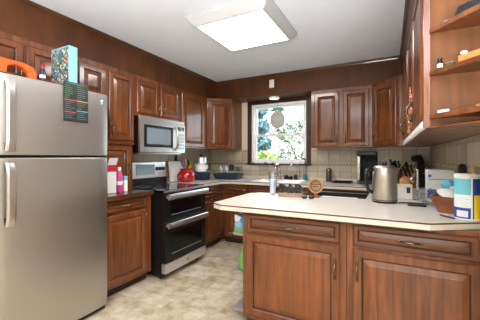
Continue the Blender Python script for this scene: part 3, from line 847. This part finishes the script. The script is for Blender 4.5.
# ------------------------------------------------------------------ far-corner counter items
Z = ZT + .0012
rp = thing('cookie_jar', 'big glossy red ceramic pot on the counter beyond the stove', 'pot', (-2.47, 3.10, Z))
MB().lathe([(.085, 0), (.115, .02), (.128, .06), (.122, .10), (.10, .135), (.082, .150), (.080, .16), (.092, .175), (.088, .178), (.074, .165), (.072, .15)], n=28, cap1=True).build('jar_body', 'red', rp, smooth=50)
for k in range(7):
    a = k * 2.4; r = .03 + .012 * (k % 3)
    c = ['black', 'lightwood', 'blue', 'yellow', 'red', 'navy', 'lightwood'][k]
    x, y = r * math.cos(a), r * math.sin(a)
    h_ = .27 + .035 * math.sin(k * 1.7)
    u = MB().tube([(x * .6, y * .6, .16), (x * 1.3, y * 1.3, h_ - .06)], .006, 6).sphere((x * 1.5, y * 1.5, h_ - .025), (.02, .014, .035), 8, 6)
    u.xf(Matrix.Translation((-2.47, 3.10, Z)))
    tag(u.build('utensil', c, smooth=60), ['black ladle', 'pale wooden spoon leaning toward the window', 'blue spatula', 'yellow spatula', 'red spatula', 'navy turner', 'second pale wooden spoon'][k] + ' standing in the red pot', 'utensil', 'utensils in the red pot')
cbd = thing('cutting_board', 'white cutting board leaning on tile behind the red pot', 'board', (-2.66, 3.00, Z))
MB().box(-.012, .006, -.0, .30, 0, .28).xf(Matrix.Rotation(-.14, 4, 'Y')).build('board', 'white_matte', cbd, bevel=.006)
cw = thing('cutting_board', 'brown wooden cutting board standing beside the red pot', 'board', (-2.66, 3.34, Z))
MB().box(-.012, .006, 0, .19, 0, .27).xf(Matrix.Rotation(-.12, 4, 'Y')).build('board', 'lightwood', cw, bevel=.006)
bk = thing('black_canister', 'dark tall canister between the red pot and the food processor', 'canister', (-2.63, 3.64, Z))
MB().lathe([(.055, 0), (.06, .01), (.06, .25), (.05, .27)], n=18).build('body', 'black_matte', bk, smooth=40)
MB().lathe([(.052, .271), (.052, .29), (.02, .30)], n=18).build('lid', 'card', bk, smooth=40)
fp = thing('food_processor', 'white and silver food processor on the far corner counter', 'appliance', (-2.46, 3.45, Z))
MB().rings([[(x * k_, y * k_, z) for x, y in ((-.09, -.08), (.09, -.08), (.1, -.06), (.1, .07), (.08, .09), (-.08, .09), (-.1, .07), (-.1, -.06))] for k_, z in ((1, 0), (1, .1), (.85, .12))], [0, 0]).build('base', 'navy', fp, smooth=30)
MB().lathe([(.075, .121), (.09, .135), (.092, .22), (.1, .225)], n=22).build('bowl', 'white', fp, smooth=40)
MB().lathe([(.101, .226), (.101, .24), (.075, .25), (.07, .33), (.05, .345)], n=22).build('lid', 'steel_h', fp, smooth=40)
MB().tube([(.088, 0, .15), (.135, 0, .16), (.135, 0, .23), (.095, 0, .235)], .01, 8).build('handle', 'black', fp, smooth=60)
MB().lathe([(.03, .346), (.03, .37), (.02, .375)], n=14).build('feed_tube', 'black', fp, smooth=40)
# dish rack
dr = thing('dish_rack', 'blue-grey dish drainer with dishes beside the sink', 'rack', (-2.2, 3.80, Z), math.radians(12))
MB().rings([[(x, y, z) for x, y in ((-sx, -sy), (sx, -sy), (sx, sy), (-sx, sy))] for sx, sy, z in ((.17, .13, 0), (.20, .16, .085), (.19, .15, .085), (.16, .12, .01))], [0, 0, 0], True, True).build('basin', 'navy', dr)
wl = MB()
for k in range(9):
    x = -.18 + .045 * k
    wl.tube([(x, -.145, .086), (x, -.15, .125), (x, .15, .125), (x, .145, .086)], .003, 5)
wl.tube([(-.19, -.152, .127), (.19, -.152, .127)], .003, 5).tube([(-.19, .152, .127), (.19, .152, .127)], .003, 5)
wl.build('wire_rack', 'chrome', dr)
def at_rack(mb):
    return mb.xf(Matrix.Translation((-2.2, 3.80, Z)) @ Matrix.Rotation(math.radians(12), 4, 'Z'))
for k in range(3):
    mb = MB().lathe([(.02, 0), (.07, .004), (.095, .016), (.093, .019), (.068, .008), (.02, .005)], n=24).xf(Matrix.Translation((-.13 + .045 * k, 0, .148)) @ Matrix.Scale(.62, 4) @ Matrix.Rotation(R90 - .25, 4, 'Y'))
    tag(at_rack(mb).build('plate', ['white', 'greyblue', 'white'][k], smooth=40), ['white plate at the stove end of the dish drainer', 'blue-grey plate standing between two white plates in the drainer', 'white plate in the middle of the dish drainer'][k], 'plate', 'plates in the dish drainer')
mb = MB().lathe([(.03, 0), (.038, .002), (.038, .09), (.034, .09), (.033, .01)], n=18).xf(Matrix.Translation((.06, -.05, .13)))
mg = tag(at_rack(mb).build('mug', 'black', smooth=40), 'black mug upside down in the dish drainer', 'mug')
mb = MB().lathe([(.05, 0), (.09, .05), (.095, .055), (.085, .05), (.045, .008)], n=22).xf(Matrix.Translation((.11, .06, .13)))
tag(at_rack(mb).build('bowl', 'clear', smooth=40), 'clear bowl in the dish drainer nearest the window', 'bowl')
# dish cloth by the sink, sponge
tag(MB().box(-1.86, -1.76, 3.62, 3.72, Z, Z + .02).build('dish_cloth', 'greyblue', bevel=.008), 'folded grey-blue dish cloth at the edge of the sink', 'cloth')
tag(MB().box(-1.63, -1.53, 4.046, 4.09, Z, Z + .03).build('sponge', 'yellow', bevel=.006), 'yellow sponge behind the sink', 'sponge')
for k, (x, w_, h_) in enumerate(((-1.36, .04, .06), (-1.29, .03, .045), (-1.22, .03, .07))):
    tag(MB().lathe([(w_ * .9, 0), (w_, .01), (w_ * .8, h_), (w_ * .4, h_ + .01)], c=(x, 4.075), n=14).xf(Matrix.Translation((0, 0, Z))).build('scrub_pot', ['black', 'black_matte', 'navy'][k], smooth=40),
        ['low black pot behind the sink nearest the faucet', 'smallest black pot in the row behind the sink', 'dark blue pot behind the sink near the filter tap'][k], 'pot', 'small pots behind the sink')

# ------------------------------------------------------------------ window-wall counter items
pg_ = thing('pepper_mill', 'dark brown cylinder mill standing against the tile by the window', 'mill', (-.735, 4.02, Z))
MB().lathe([(.036, 0), (.038, .01), (.038, .14), (.035, .145)], n=18).build('body', plain('dark_brown_metal', '4a3a30', .35, .4), pg_, smooth=40)
MB().lathe([(.038, .1455), (.038, .17), (.03, .18), (.008, .185)], n=18).build('cap', 'bronze', pg_, smooth=40)
pan = thing('griddle_pan', 'flat black griddle pan beside the coffee maker', 'pan', (-.545, 3.95, Z))
MB().rings([[(x, y, z) for x, y in ((-a_, -b_), (a_, -b_), (a_, b_), (-a_, b_))] for a_, b_, z in ((.11, .1, 0), (.125, .115, .02), (.12, .11, .02), (.105, .095, .006))], [0, 0, 0]).build('pan_body', 'black', pan)
MB().tube([(-.12, 0, .016), (-.15, -.0, .02), (-.19, -.0, .021)], [.007, .007, .008], 8).build('handle', 'black', pan, smooth=60)
cm = thing('coffee_maker', 'black and steel drip coffee maker under the two-door wall cabinet', 'appliance', (-.245, 3.95, Z))
MB().box(-.125, .125, -.11, .13, 0, .045).build('base', 'black', cm, bevel=.008)
MB().box(-.125, -.085, -.09, .13, .046, .37).build('water_tank', 'steel', cm, bevel=.006)
MB().box(-.084, .125, .03, .13, .046, .37).build('tower', 'black_matte', cm, bevel=.006)
hd = MB().box(-.128, .125, -.11, .13, .371, .43).build('head', 'black_matte', cm, bevel=.012)
MB().box(-.08, .10, -.1115, -.1101, .395, .41).build('display', 'black', hd)
MB().lathe([(.03, .32), (.07, .365), (.07, .37)], c=(.02, -.04), n=18).build('filter_basket', 'black_matte', cm, smooth=40)
cm.scale = (.9, 1, .95)
cf = MB().lathe([(.06, .046), (.078, .07), (.078, .14), (.055, .19), (.05, .20)], c=(.02, -.04), n=20).build('carafe', 'black', cm, smooth=40)
MB().tube([(.08, -.09, .17), (.12, -.125, .16), (.115, -.12, .09), (.082, -.085, .085)], .009, 8).build('carafe_handle', 'black', cf, smooth=60)
# knife blocks
def knife_block(label, loc, rz, mat, n, seed, lab2):
    t = thing('knife_block', label, 'knife block', loc, rz)
    MB().add([(-.055, -.10, 0), (.055, -.10, 0), (.055, .08, 0), (-.055, .08, 0), (-.055, -.10, .09), (.055, -.10, .09), (.055, .08, .20), (-.055, .08, .20)],
             [(0, 3, 2, 1), (4, 5, 6, 7), (0, 1, 5, 4), (1, 2, 6, 5), (2, 3, 7, 6), (3, 0, 4, 7)]).build('block', mat, t, bevel=.004)
    q = random.Random(seed)
    R = Matrix.Translation(loc) @ Matrix.Rotation(rz, 4, 'Z')
    nrm = Vector((0, -.521, .853)); 
    for k in range(n):
        x = -.038 + .0253 * (k % 4); row = k // 4
        y = -.06 + .055 * row + .012 * (k % 2); z = .09 + (y + .10) / .18 * .11
        b0 = Vector((x, y, z)) + nrm * .0015
        L_ = .10 + .06 * q.random()
        b1 = b0 + nrm * L_
        mb = MB().tube([b0, b0 + nrm * .012], [.005, .005], 6, 1).tube([b0 + nrm * .0125, b0 + nrm * (L_ * .5), b1], [.010, .0085, .012], 8, 0)
        mb.xf(R)
        tag(mb.build('knife', ['black', 'chrome'], smooth=50), lab2, 'knife', lab2 + ' group')
    return t
knife_block('dark wooden knife block with black-handled knives in the far corner', (.06, 3.80, Z), math.radians(-25), 'midwood', 12, 4, 'black-handled knife in the dark knife block')
knife_block('pale wooden knife block with black-handled knives beside the darker block', (.20, 3.68, Z), math.radians(-30), 'lightwood', 8, 9, 'black-handled knife in the pale knife block')
bo = thing('black_blender', 'black dark appliance with rounded head in the far corner', 'appliance', (.31, 3.86, Z), math.radians(-35))
MB().lathe([(.07, 0), (.075, .02), (.06, .13), (.05, .15)], n=18).build('base', 'black', bo, smooth=40)
MB().tube([(0, .03, .15), (0, .03, .27), (0, -.02, .33), (0, -.10, .32)], [.035, .04, .045, .035], 12).build('head', 'black', bo, smooth=60)

# ------------------------------------------------------------------ things on the peninsula
# electric kettle on its base
kt = thing('electric_kettle', 'stainless electric kettle with black handle on the peninsula', 'kettle', (-.03, 2.40, Z))
MB().lathe([(.084, 0), (.086, .003), (.086, .008), (.082, .010)], n=30).build('power_base', 'black', kt, smooth=40)
MB().lathe([(.086, .011), (.088, .018), (.087, .10), (.083, .19), (.078, .238), (.074, .246)], n=36).build('jug', 'steel_dark', kt, smooth=40)
MB().lathe([(.0885, .016), (.0887, .021)], n=36, cap0=False, cap1=False).build('bottom_band', 'black', kt, smooth=40)
ld = MB().lathe([(.0735, .247), (.066, .257), (.03, .262), (.01, .263)], n=30).build('lid', 'steel_dark', kt, smooth=40)
MB().lathe([(.014, .264), (.018, .275), (.015, .283)], n=14).build('lid_knob', 'black', ld, smooth=40)
MB().add([(.068, -.025, .245), (.068, .025, .245), (.112, 0, .243), (.08, -.012, .19), (.08, .012, .19), (.109, 0, .236)], [(0, 2, 1), (0, 3, 5, 2), (1, 2, 5, 4), (3, 4, 5), (0, 1, 4, 3)]).build('spout', 'steel_dark', kt)
MB().tube([(-.074, 0, .228), (-.105, -.006, .236), (-.132, -.008, .222), (-.140, -.008, .18), (-.136, -.008, .13), (-.118, -.006, .085), (-.083, 0, .065)], [.012, .014, .015, .015, .014, .013, .011], 10).build('handle', 'black', kt, smooth=60)
kt.scale = (1, 1, 1.06); kt.rotation_euler = (0, 0, math.radians(20))
# kettle cord
tag(MB().tube([(.062, 2.40, Z + .0035), (.10, 2.40, Z + .0035), (.14, 2.42, Z + .0035), (.19, 2.41, Z + .0035), (.24, 2.42, Z + .0035), (.30, 2.52, Z + .0035), (.41, 2.54, Z + .0035)], .0032, 6).build('kettle_cord', 'black', smooth=60), 'thin black power cord trailing from the kettle base', 'cord')
# tumbler
tu = thing('tumbler', 'clear plastic tumbler with dome lid on the peninsula near the sign', 'cup', (-.935, 2.42, Z))
MB().lathe([(.026, 0), (.028, .006), (.034, .10), (.040, .165), (.041, .17), (.038, .165), (.031, .10), (.025, .008)], n=22).build('cup_body', 'clear', tu, smooth=40)
MB().lathe([(.0255, .0085), (.031, .1), (.035, .135)], n=20).build('iced_contents', plain('pale_lilac_drink', 'dfe3f2', .3), tu, smooth=40)
MB().lathe([(.043, .1705), (.043, .178), (.040, .182), (.032, .205), (.012, .212)], n=22).build('dome_lid', 'clear', tu, smooth=40)
# DAD sign
ds = thing('letter_sign', 'black DAD letters on a small wooden base on the peninsula', 'sign', (-.745, 2.34, Z), math.radians(10))
MB().box(-.105, .105, -.025, .025, 0, .032).build('base', 'signwhite', ds, bevel=.002)
def letter_D(x, w, h, t):
    mb = MB(); n = 12
    o_, i_ = [], []
    for k in range(n + 1):
        a = -PI / 2 + PI * k / n
        o_.append((x + w * .42 + w * .58 * math.cos(a), h / 2 + h / 2 * math.sin(a)))
        i_.append((x + w * .42 + (w * .58 - t) * math.cos(a), h / 2 + (h / 2 - t) * math.sin(a)))
    O = [(x, 0)] + o_ + [(x, h)]
    I = [(x + t, t)] + i_ + [(x + t, h - t)]
    m = len(O); y0, y1 = -.012, .012
    v = [(p[0], y0, p[1]) for p in O] + [(p[0], y0, p[1]) for p in I] + [(p[0], y1, p[1]) for p in O] + [(p[0], y1, p[1]) for p in I]
    fs = []
    for k in range(m):
        j = (k + 1) % m
        fs += [(k, j, m + j, m + k), (2 * m + j, 2 * m + k, 3 * m + k, 3 * m + j), (j, k, 2 * m + k, 2 * m + j), (m + k, m + j, 3 * m + j, 3 * m + k)]
    return mb.add(v, fs)
def letter_A(x, w, h, t):
    mb = MB()
    for sgn in (0, 1):
        f = (lambda q: x + q) if sgn == 0 else (lambda q: x + w - q)
        mb.prism_y([(f(0), 0), (f(t), 0), (f(w / 2 + t * .25), h), (f(w / 2 - t * .5), h)], -.012, .012)
    return mb.prism_y([(x + w * .22, h * .25), (x + w * .78, h * .25), (x + w * .70, h * .25 + t), (x + w * .30, h * .25 + t)], -.0115, .0115)
for nm, fn, x in (('letter_d', letter_D, -.098), ('letter_a', letter_A, -.032), ('letter_d', letter_D, .038)):
    lo_ = fn(x, .062, .078, .021).xf(Matrix.Translation((0, 0, .0325))).build(nm, 'black', ds)
# sunglasses
sg = thing('sunglasses', 'black folded sunglasses lying between the letter sign and wooden stand', 'glasses', (-.575, 2.26, Z), math.radians(15))
sg.scale = (.78, .78, .72)
for s_ in (-1, 1):
    MB().sphere((s_ * .034, 0, .022), (.03, .007, .021), 14, 8).build('lens', 'black_gloss', sg, smooth=60)
    MB().tube([(s_ * .064, .004, .03), (s_ * .062, .05, .026), (s_ * .05, .10, .004)], .003, 6).build('temple', 'black', sg, smooth=60)
MB().tube([(-.008, -.002, .028), (0, -.004, .031), (.008, -.002, .028)], .003, 6).build('bridge', 'black', sg)
# round wooden plaque on a stand
rw_ = thing('round_plaque', 'round wooden disc plaque on a small stand on the peninsula', 'plaque', (-.545, 2.40, Z), math.radians(22))
MB().box(-.028, .028, -.03, .03, 0, .012).build('stand', 'midwood', rw_, bevel=.002)
MB().box(-.013, .013, -.006, .006, .0125, .05).build('stem', 'midwood', rw_)
dk = MB().lathe([(.060, 0), (.062, .004), (.062, .016), (.060, .02), (.05, .02), (.048, .014)], n=32).xf(Matrix.Translation((0, .010, .096)) @ Matrix.Rotation(R90, 4, 'X')).build('disc', 'tanwood', rw_, smooth=40)
MB().box(-.035, .035, -.0085, -.0072, .108, .114).box(-.025, .025, -.0085, -.0072, .088, .093).build('burned_line', 'glaze', dk)
MB().tube([(.041 * math.cos(k * PI / 12), -.0095, .096 + .041 * math.sin(k * PI / 12)) for k in range(24)], .003, 6, close=True).build('burned_ring', 'glaze', dk)
# flat black charger and marker
tag(MB().box(.115, .225, 2.28, 2.335, Z, Z + .012).xf(Matrix.Identity(4)).build('charger_pad', 'black', bevel=.004), 'flat black charger lying in front of the snack bags', 'charger')
tag(MB().tube([(.262, 1.99, Z + .0045), (.315, 1.90, Z + .0045)], .0042, 8).build('marker_pen', 'navy', smooth=60), 'dark marker pen lying at the foot of the wooden tray', 'pen')
# small white canister and steel stand behind kettle
wb = thing('recipe_box', 'low white box with black latch behind the kettle', 'box', (.10, 2.70, Z))
MB().box(-.09, .065, -.06, .06, 0, .095).build('carton', 'white_matte', wb, bevel=.004)
MB().box(-.092, .067, -.062, .062, .096, .112).build('lid', 'foam', wb, bevel=.004)
MB().box(.025, .05, -.07, -.063, .05, .095).build('latch', 'black', wb)
ss = thing('utensil_stand', 'slim chrome upright stand beside the white carton', 'stand', (.195, 2.60, Z))
MB().lathe([(.035, 0), (.035, .008), (.008, .012)], n=16).build('base', 'chrome', ss, smooth=40)
MB().tube([(0, 0, .012), (0, 0, .23)], .008, 10).build('post', 'chrome', ss, smooth=60)
MB().tube([(0, 0, .2), (-.03, -.02, .19), (-.045, -.03, .16), (-.03, -.02, .14)], .005, 8).build('hook', 'chrome', ss, smooth=60)
MB().sphere((0, 0, .238), (.011, .011, .009), 12, 8).build('finial', 'chrome', ss, smooth=60)
# white appliance carton
wc = thing('appliance_carton', 'big white carton with grey picture on the counter against the side wall', 'box', (.347, 2.67, Z))
MB().box(-.086, .084, -.07, .07, 0, .238).build('carton', 'paper', wc, bevel=.002)
MB().box(-.08, .075, -.0715, -.0702, .165, .172).build('printed_line', 'greyblue', wc)
MB().box(-.08, -.06, -.0715, -.0702, .185, .205).build('printed_mark', 'blue', wc)
MB().prism_y([(0, .085), (.03, .10), (.06, .10), (.06, .06), (.0, .06)], -.0715, -.0702).build('printed_picture', 'greyblue', wc)
MB().box(-.086, -.02, -.0716, -.0702, .02, .085).build('printed_panel', 'blue', wc)
# wooden tray boat with snack bags
tr = thing('wooden_tray', 'angled brown wooden tray holding snack wrappers on the peninsula', 'tray', (.338, 2.13, Z), math.radians(-18))
bot = [(-.06, -.045), (.06, -.045), (.06, .09), (-.06, .09)]
top = [(-.105, -.06), (.075, -.06), (.075, .105), (-.105, .105)]
top_i = [(-.094, -.052), (.067, -.052), (.067, .097), (-.094, .097)]; bot_i = [(-.052, -.038), (.052, -.038), (.052, .082), (-.052, .082)]
MB().rings([[(x, y, 0) for x, y in bot], [(x, y, .098) for x, y in top], [(x, y, .098) for x, y in top_i], [(x, y, .012) for x, y in bot_i]], [0, 0, 0]).build('tray_body', 'midwood', tr, bevel=.002)
def crumple(name, label, c, sx, sy, sz, mat, rot, seed, cat='bag'):
    q = random.Random(seed)
    n, m = 14, 9
    mb = MB(); rs = []
    for k in range(m + 1):
        t = k / m; pf = math.sin(PI * (t * .9 + .05)) ** .7
        rs.append([(sx * (t - .5), sy * pf * math.cos(2 * PI * i / n) * (1 + .25 * (q.random() - .5)), sz * pf * math.sin(2 * PI * i / n) * (1 + .35 * (q.random() - .5))) for i in range(n)])
    mb.rings(rs, [0] * m)
    mb.xf(Matrix.Translation(c) @ Matrix.Rotation(rot[2], 4, 'Z') @ Matrix.Rotation(rot[1], 4, 'Y') @ Matrix.Rotation(rot[0], 4, 'X'))
    return tag(mb.build(name, mat, smooth=30), label, cat)
crumple('snack_bag', 'pale blue crumpled plastic bag beside the wooden tray', (.25, 2.33, Z + .066), .17, .06, .055, 'bluesheer', (0, .2, -.3), 5)
crumple('snack_bag', 'teal and yellow snack packet sticking out of the wooden tray', (.350, 2.17, Z + .155), .12, .018, .04, 'snack', (.2, .35, -.2), 8)
crumple('snack_bag', 'cream paper wrapper lying across the wooden tray', (.325, 2.11, Z + .112), .13, .04, .015, 'paper', (.7, .3, -.3), 11)
# wipes canister
wp = thing('wipes_canister', 'fat white wipes canister with blue and yellow label near the worktop edge', 'canister', (.379, 1.958, Z))
CR = .057
MB().lathe([(CR - .002, 0), (CR, .004), (CR, .222), (CR - .003, .226)], n=36).build('tub', 'white', wp, smooth=40)
MB().lathe([(CR + .001, .2265), (CR + .001, .240), (CR - .004, .247), (.02, .248)], n=36).build('cap', 'white_matte', wp, smooth=40)
def wrap(z0, z1, a0, a1, e=.0006, n=14):
    a0, a1 = math.radians(a0), math.radians(a1)
    P = [((CR + e) * math.cos(a0 + (a1 - a0) * k / n), (CR + e) * math.sin(a0 + (a1 - a0) * k / n)) for k in range(n + 1)]
    v = [(x, y, z0) for x, y in P] + [(x, y, z1) for x, y in P]
    return MB().add(v, [(k, k + 1, n + 2 + k, n + 1 + k) for k in range(n)])
M['textgrey'] = plain('pale_print', 'b4c2d0', .5)
M['navyp'] = plain('royal_blue_print', '1b3f8f', .4)
wrap(.135, .222, -200, -84).build('cyan_label', 'cyan', wp, smooth=60)
wrap(.008, .066, -200, -84).build('navy_label', 'navyp', wp, smooth=60)
wrap(.016, .050, -150, -96, .0012).build('white_panel', 'paper', wp, smooth=60)
wrap(.008, .222, -76, 0).build('dark_blue_panel', 'navyp', wp, smooth=60)
wrap(.008, .135, -70, 0, .0012).build('yellow_panel', 'yellow', wp, smooth=60)
for k in range(6):
    wrap(.074 + k * .009, .077 + k * .009, -155, -92 - 7 * (k % 2), .0006, 8).build('text_line', 'textgrey', wp, smooth=60)
# dark items against the side wall
vc = thing('black_speaker', 'black rounded gadget behind the wipes canister', 'gadget', (.416, 2.28, Z))
MB().rings([[(x * k_, y * k_, z) for x, y in ((-.018, -.02), (.018, -.02), (.018, .02), (-.018, .02))] for k_, z in ((1, 0), (1.05, .15), (1.15, .27), (.8, .295))], [0, 0, 0]).build('body', 'black', vc, bevel=.006)
br = thing('scrub_brush', 'pale wooden handled brush standing beside the black gadget', 'brush', (.424, 2.035, Z))
MB().lathe([(.013, 0), (.014, .03), (.010, .04)], n=12).build('bristles', 'foam', br, smooth=40)
MB().tube([(0, 0, .04), (0, 0, .20), (0, .004, .29)], [.007, .006, .009], 8).build('handle', 'lightwood', br, smooth=60)

# ------------------------------------------------------------------ stove-side counter items
rb = thing('snack_carton', 'red and white open carton on the brown counter beside the refrigerator', 'box', (-2.345, 1.76, Z))
MB().box(-.05, .05, -.02, .075, 0, .20).build('carton', 'paper', rb, bevel=.002)
MB().box(-.051, .051, -.021, .076, .201, .262).build('red_band', plain('carton_red', 'b3202e', .5), rb)
MB().add([(.05, -.02, .263), (.05, .075, .263), (.075, .075, .33), (.075, -.02, .33), (.048, -.02, .263), (.048, .075, .263), (.073, .075, .33), (.073, -.02, .33)],
         [(0, 1, 2, 3), (4, 7, 6, 5), (0, 3, 7, 4), (1, 5, 6, 2), (3, 2, 6, 7), (0, 4, 5, 1)]).build('open_flap', 'paper', rb)
MB().add([(-.05, .076, .263), (.05, .076, .263), (.05, .12, .315), (-.05, .12, .315), (-.05, .074, .263), (.05, .074, .263), (.05, .118, .315), (-.05, .118, .315)],
         [(0, 1, 2, 3), (4, 7, 6, 5), (0, 3, 7, 4), (1, 5, 6, 2), (3, 2, 6, 7), (0, 4, 5, 1)]).build('side_flap', 'card', rb)
pb = thing('pink_bottle', 'pink and white bottle between the red carton and blue box', 'bottle', (-2.315, 1.885, Z))
MB().lathe([(.026, 0), (.029, .01), (.029, .15), (.024, .19), (.014, .205)], n=18).build('bottle_body', 'pink', pb, smooth=40)
MB().lathe([(.0293, .07), (.0293, .105)], n=18, cap0=False, cap1=False).build('label', 'white', pb, smooth=40)
MB().lathe([(.017, .206), (.017, .235), (.012, .24)], n=14).build('cap', 'white', pb, smooth=40)
bb = thing('small_carton', 'small pale blue carton on the brown counter by the cupboard', 'box', (-2.33, 1.955, Z))
MB().box(-.022, .022, -.018, .022, 0, .11).build('carton', 'white', bb, bevel=.002)
MB().box(-.0225, .0225, -.0185, .0225, .111, .15).build('top_panel', 'cyan', bb)

# ------------------------------------------------------------------ display shelf items
def onsh(t, z, back=0):
    return (.15 + .3 * t + back * .707, 1.44 - .3 * t + back * .707, z + .0008)
tb = onsh(.22, 1.61, .025)
bt = thing('dropper_bottle', 'small dark bottle with pale green label on the middle display shelf', 'bottle', onsh(.10, 1.61, .008))
MB().lathe([(.010, 0), (.011, .003), (.011, .028), (.006, .034)], n=14).build('bottle_body', 'black', bt, smooth=40)
MB().lathe([(.0113, .006), (.0113, .022)], n=14, cap0=False, cap1=False).build('label', plain('pale_green_label', 'b9c9a2', .6), bt)
MB().lathe([(.0075, .0345), (.0075, .046)], n=12).build('cap', 'black', bt, smooth=40)
gx = thing('green_tin', 'small dark green tin beside the orange wooden block', 'tin', onsh(.205, 1.61, .008), math.radians(-45))
MB().box(-.014, .014, -.01, .012, 0, .012).build('tin_body', plain('dark_green', '2f4a33', .5), gx, bevel=.002)
MB().box(-.0145, .0145, -.0105, .0125, .0125, .017).build('lid', 'card', gx, bevel=.001)
ow = tag(MB().box(-.05, .085, 0, .03, 0, .03).build('wooden_block', plain('orange_wood', 'c9793c', .5, noise=.12), bevel=.002), 'long orange wooden block lying on the middle display shelf', 'block')
ow.location = onsh(.40, 1.61, .001); ow.rotation_euler = (0, 0, math.radians(-45))
ws = tag(MB().sphere((0, 0, .008), (.012, .01, .008), 12, 8).build('white_pebble', 'white', smooth=60), 'small white pebble on top of the orange wooden block', 'pebble')
p_ = onsh(.31, 1.61, .016); ws.location = (p_[0], p_[1], 1.6418)
pp = tag(MB().box(-.07, .12, -.008, .05, 0, .003).build('paper_sheet', 'paper'), 'white sheet under the black case on the upper display shelf', 'paper')
pp.location = onsh(.33, 1.79, 0); pp.rotation_euler = (0, 0, math.radians(-45))
bcx = tag(MB().add([(-.05, 0, 0), (.10, 0, 0), (.10, .05, 0), (-.05, .05, 0), (-.035, .004, .038), (.10, .004, .038), (.10, .046, .038), (-.035, .046, .038)],
                   [(0, 3, 2, 1), (4, 5, 6, 7), (0, 1, 5, 4), (1, 2, 6, 5), (2, 3, 7, 6), (3, 0, 4, 7)]).build('black_case', 'black', bevel=.003), 'black case lying on the white sheet on the upper display shelf', 'case')
p_ = onsh(.36, 1.79, .0); bcx.location = (p_[0], p_[1], 1.7945); bcx.rotation_euler = (0, 0, math.radians(-45))
for k, (t_, lab) in enumerate(((.13, 'grey white tag lying at the tip of the lowest display shelf'), (.47, 'dark small tag on the lowest display shelf near the wall'))):
    q_ = tag(MB().box(-.018, .022, -.006, .008, 0, .012).build('shelf_tag', ['paper', 'card'][k], bevel=.001), lab, 'tag')
    q_.location = onsh(t_, 1.43, .007); q_.rotation_euler = (0, 0, math.radians(-45))

# ------------------------------------------------------------------ things on the peninsula end shelves
pk_ = thing('cleaning_pack', 'blue and green pack on the top shelf at the end of the peninsula', 'pack', (-.995, 1.925, .6815))
MB().box(-.05, .05, -.03, .12, 0, .13).build('pack_body', 'busy_pack', pk_, bevel=.004)
MB().box(-.0505, .0505, -.0305, .1205, .0, .03).build('green_band', 'green', pk_)
MB().box(-.02, .02, .02, .07, .131, .145).build('carry_handle', 'green', pk_)
gt = thing('green_jug', 'green jug on the middle shelf at the end of the peninsula', 'jug', (-.99, 1.965, .3915))
MB().lathe([(.045, 0), (.052, .01), (.052, .10), (.035, .14), (.016, .15)], n=18).build('jug_body', 'green', gt, smooth=40)
MB().lathe([(.018, .151), (.018, .17)], n=14).build('cap', 'white', gt, smooth=40)

# ------------------------------------------------------------------ outside the window
def blob_leaves(mb, c, r, n, size, q, mi=0):
    for _ in range(n):
        while True:
            p = Vector((q.uniform(-1, 1), q.uniform(-1, 1), q.uniform(-1, 1)))
            if p.length <= 1: break
        p = Vector((c[0] + p.x * r[0], c[1] + p.y * r[1], c[2] + p.z * r[2]))
        a = Vector((q.gauss(0, 1), q.gauss(0, 1), q.gauss(0, 1))).normalized(); b = a.cross(Vector((q.gauss(0, 1), q.gauss(0, 1), q.gauss(0, 1)))).normalized()
        s_ = size * q.uniform(.6, 1.3)
        mb.add([p - a * s_, p + b * s_ * .5, p + a * s_, p - b * s_ * .5], [(0, 1, 2, 3)], mi)
struct('ground', MB().box(-40, 30, 4.3, 60, -.6, -.5), 'lawn')
q = random.Random(21)
et = thing('evergreen_tree', 'blue-green evergreen tree outside the window beside the casing', 'tree', (-4.55, 9.0, -.5))
MB().tube([(0, 0, 0), (0, 0, 2.5), (.05, 0, 6)], [.15, .11, .03], 8).build('trunk', 'bark', et, smooth=60)
mb = MB()
for k in range(9):
    z = 1.0 + k * .6; r = 1.15 - .09 * k
    blob_leaves(mb, (0, 0, z), (r, r, .38), 1900 - 120 * k, .12, q)
mb.build('foliage', 'leaf_blue', et, fix=False)
sb = thing('shrub', 'yellow-green leafy shrub low outside the window', 'shrub', (-3.3, 7.6, -.5))
MB().tube([(0, 0, 0), (0, 0, .8)], [.06, .03], 6).build('stem', 'bark', sb)
mb = MB()
blob_leaves(mb, (0, 0, 1.25), (.8, .6, .7), 3600, .055, q); blob_leaves(mb, (1.0, .4, 1.1), (.9, .5, .55), 3200, .055, q)
mb.build('foliage', 'leaf_yel', sb, fix=False)
bt_ = thing('bare_tree', 'bare branching tree outside the window', 'tree', (-4.2, 14.5, -.5))
mb = MB()
def branch(p, d, L_, r, dep):
    e = p + d * L_; m_ = p + d * L_ * .5 + Vector((q.gauss(0, .04), q.gauss(0, .04), q.gauss(0, .03))) * L_
    mb.tube([p, m_, e], [r, r * .85, r * .65], 5)
    if dep == 0: return
    for _ in range(3 if dep > 1 else 2):
        nd = (d + Vector((q.gauss(0, .55), q.gauss(0, .4), q.gauss(.1, .4)))).normalized()
        branch(p.lerp(e, q.uniform(.5, 1)), nd, L_ * q.uniform(.6, .85), r * .68, dep - 1)
branch(Vector((0, 0, 0)), Vector((.1, 0, 1)).normalized(), 2.0, .07, 7)
branch(Vector((1.1, .5, 0)), Vector((-.1, 0, 1)).normalized(), 1.8, .06, 7)
mb.build('branches', 'bark', bt_, fix=False)
mb = MB(); blob_leaves(mb, (.3, 0, 2.6), (3.6, 1, 1.9), 5200, .06, q)
mb.build('foliage', 'leaf_yel', bt_, fix=False)
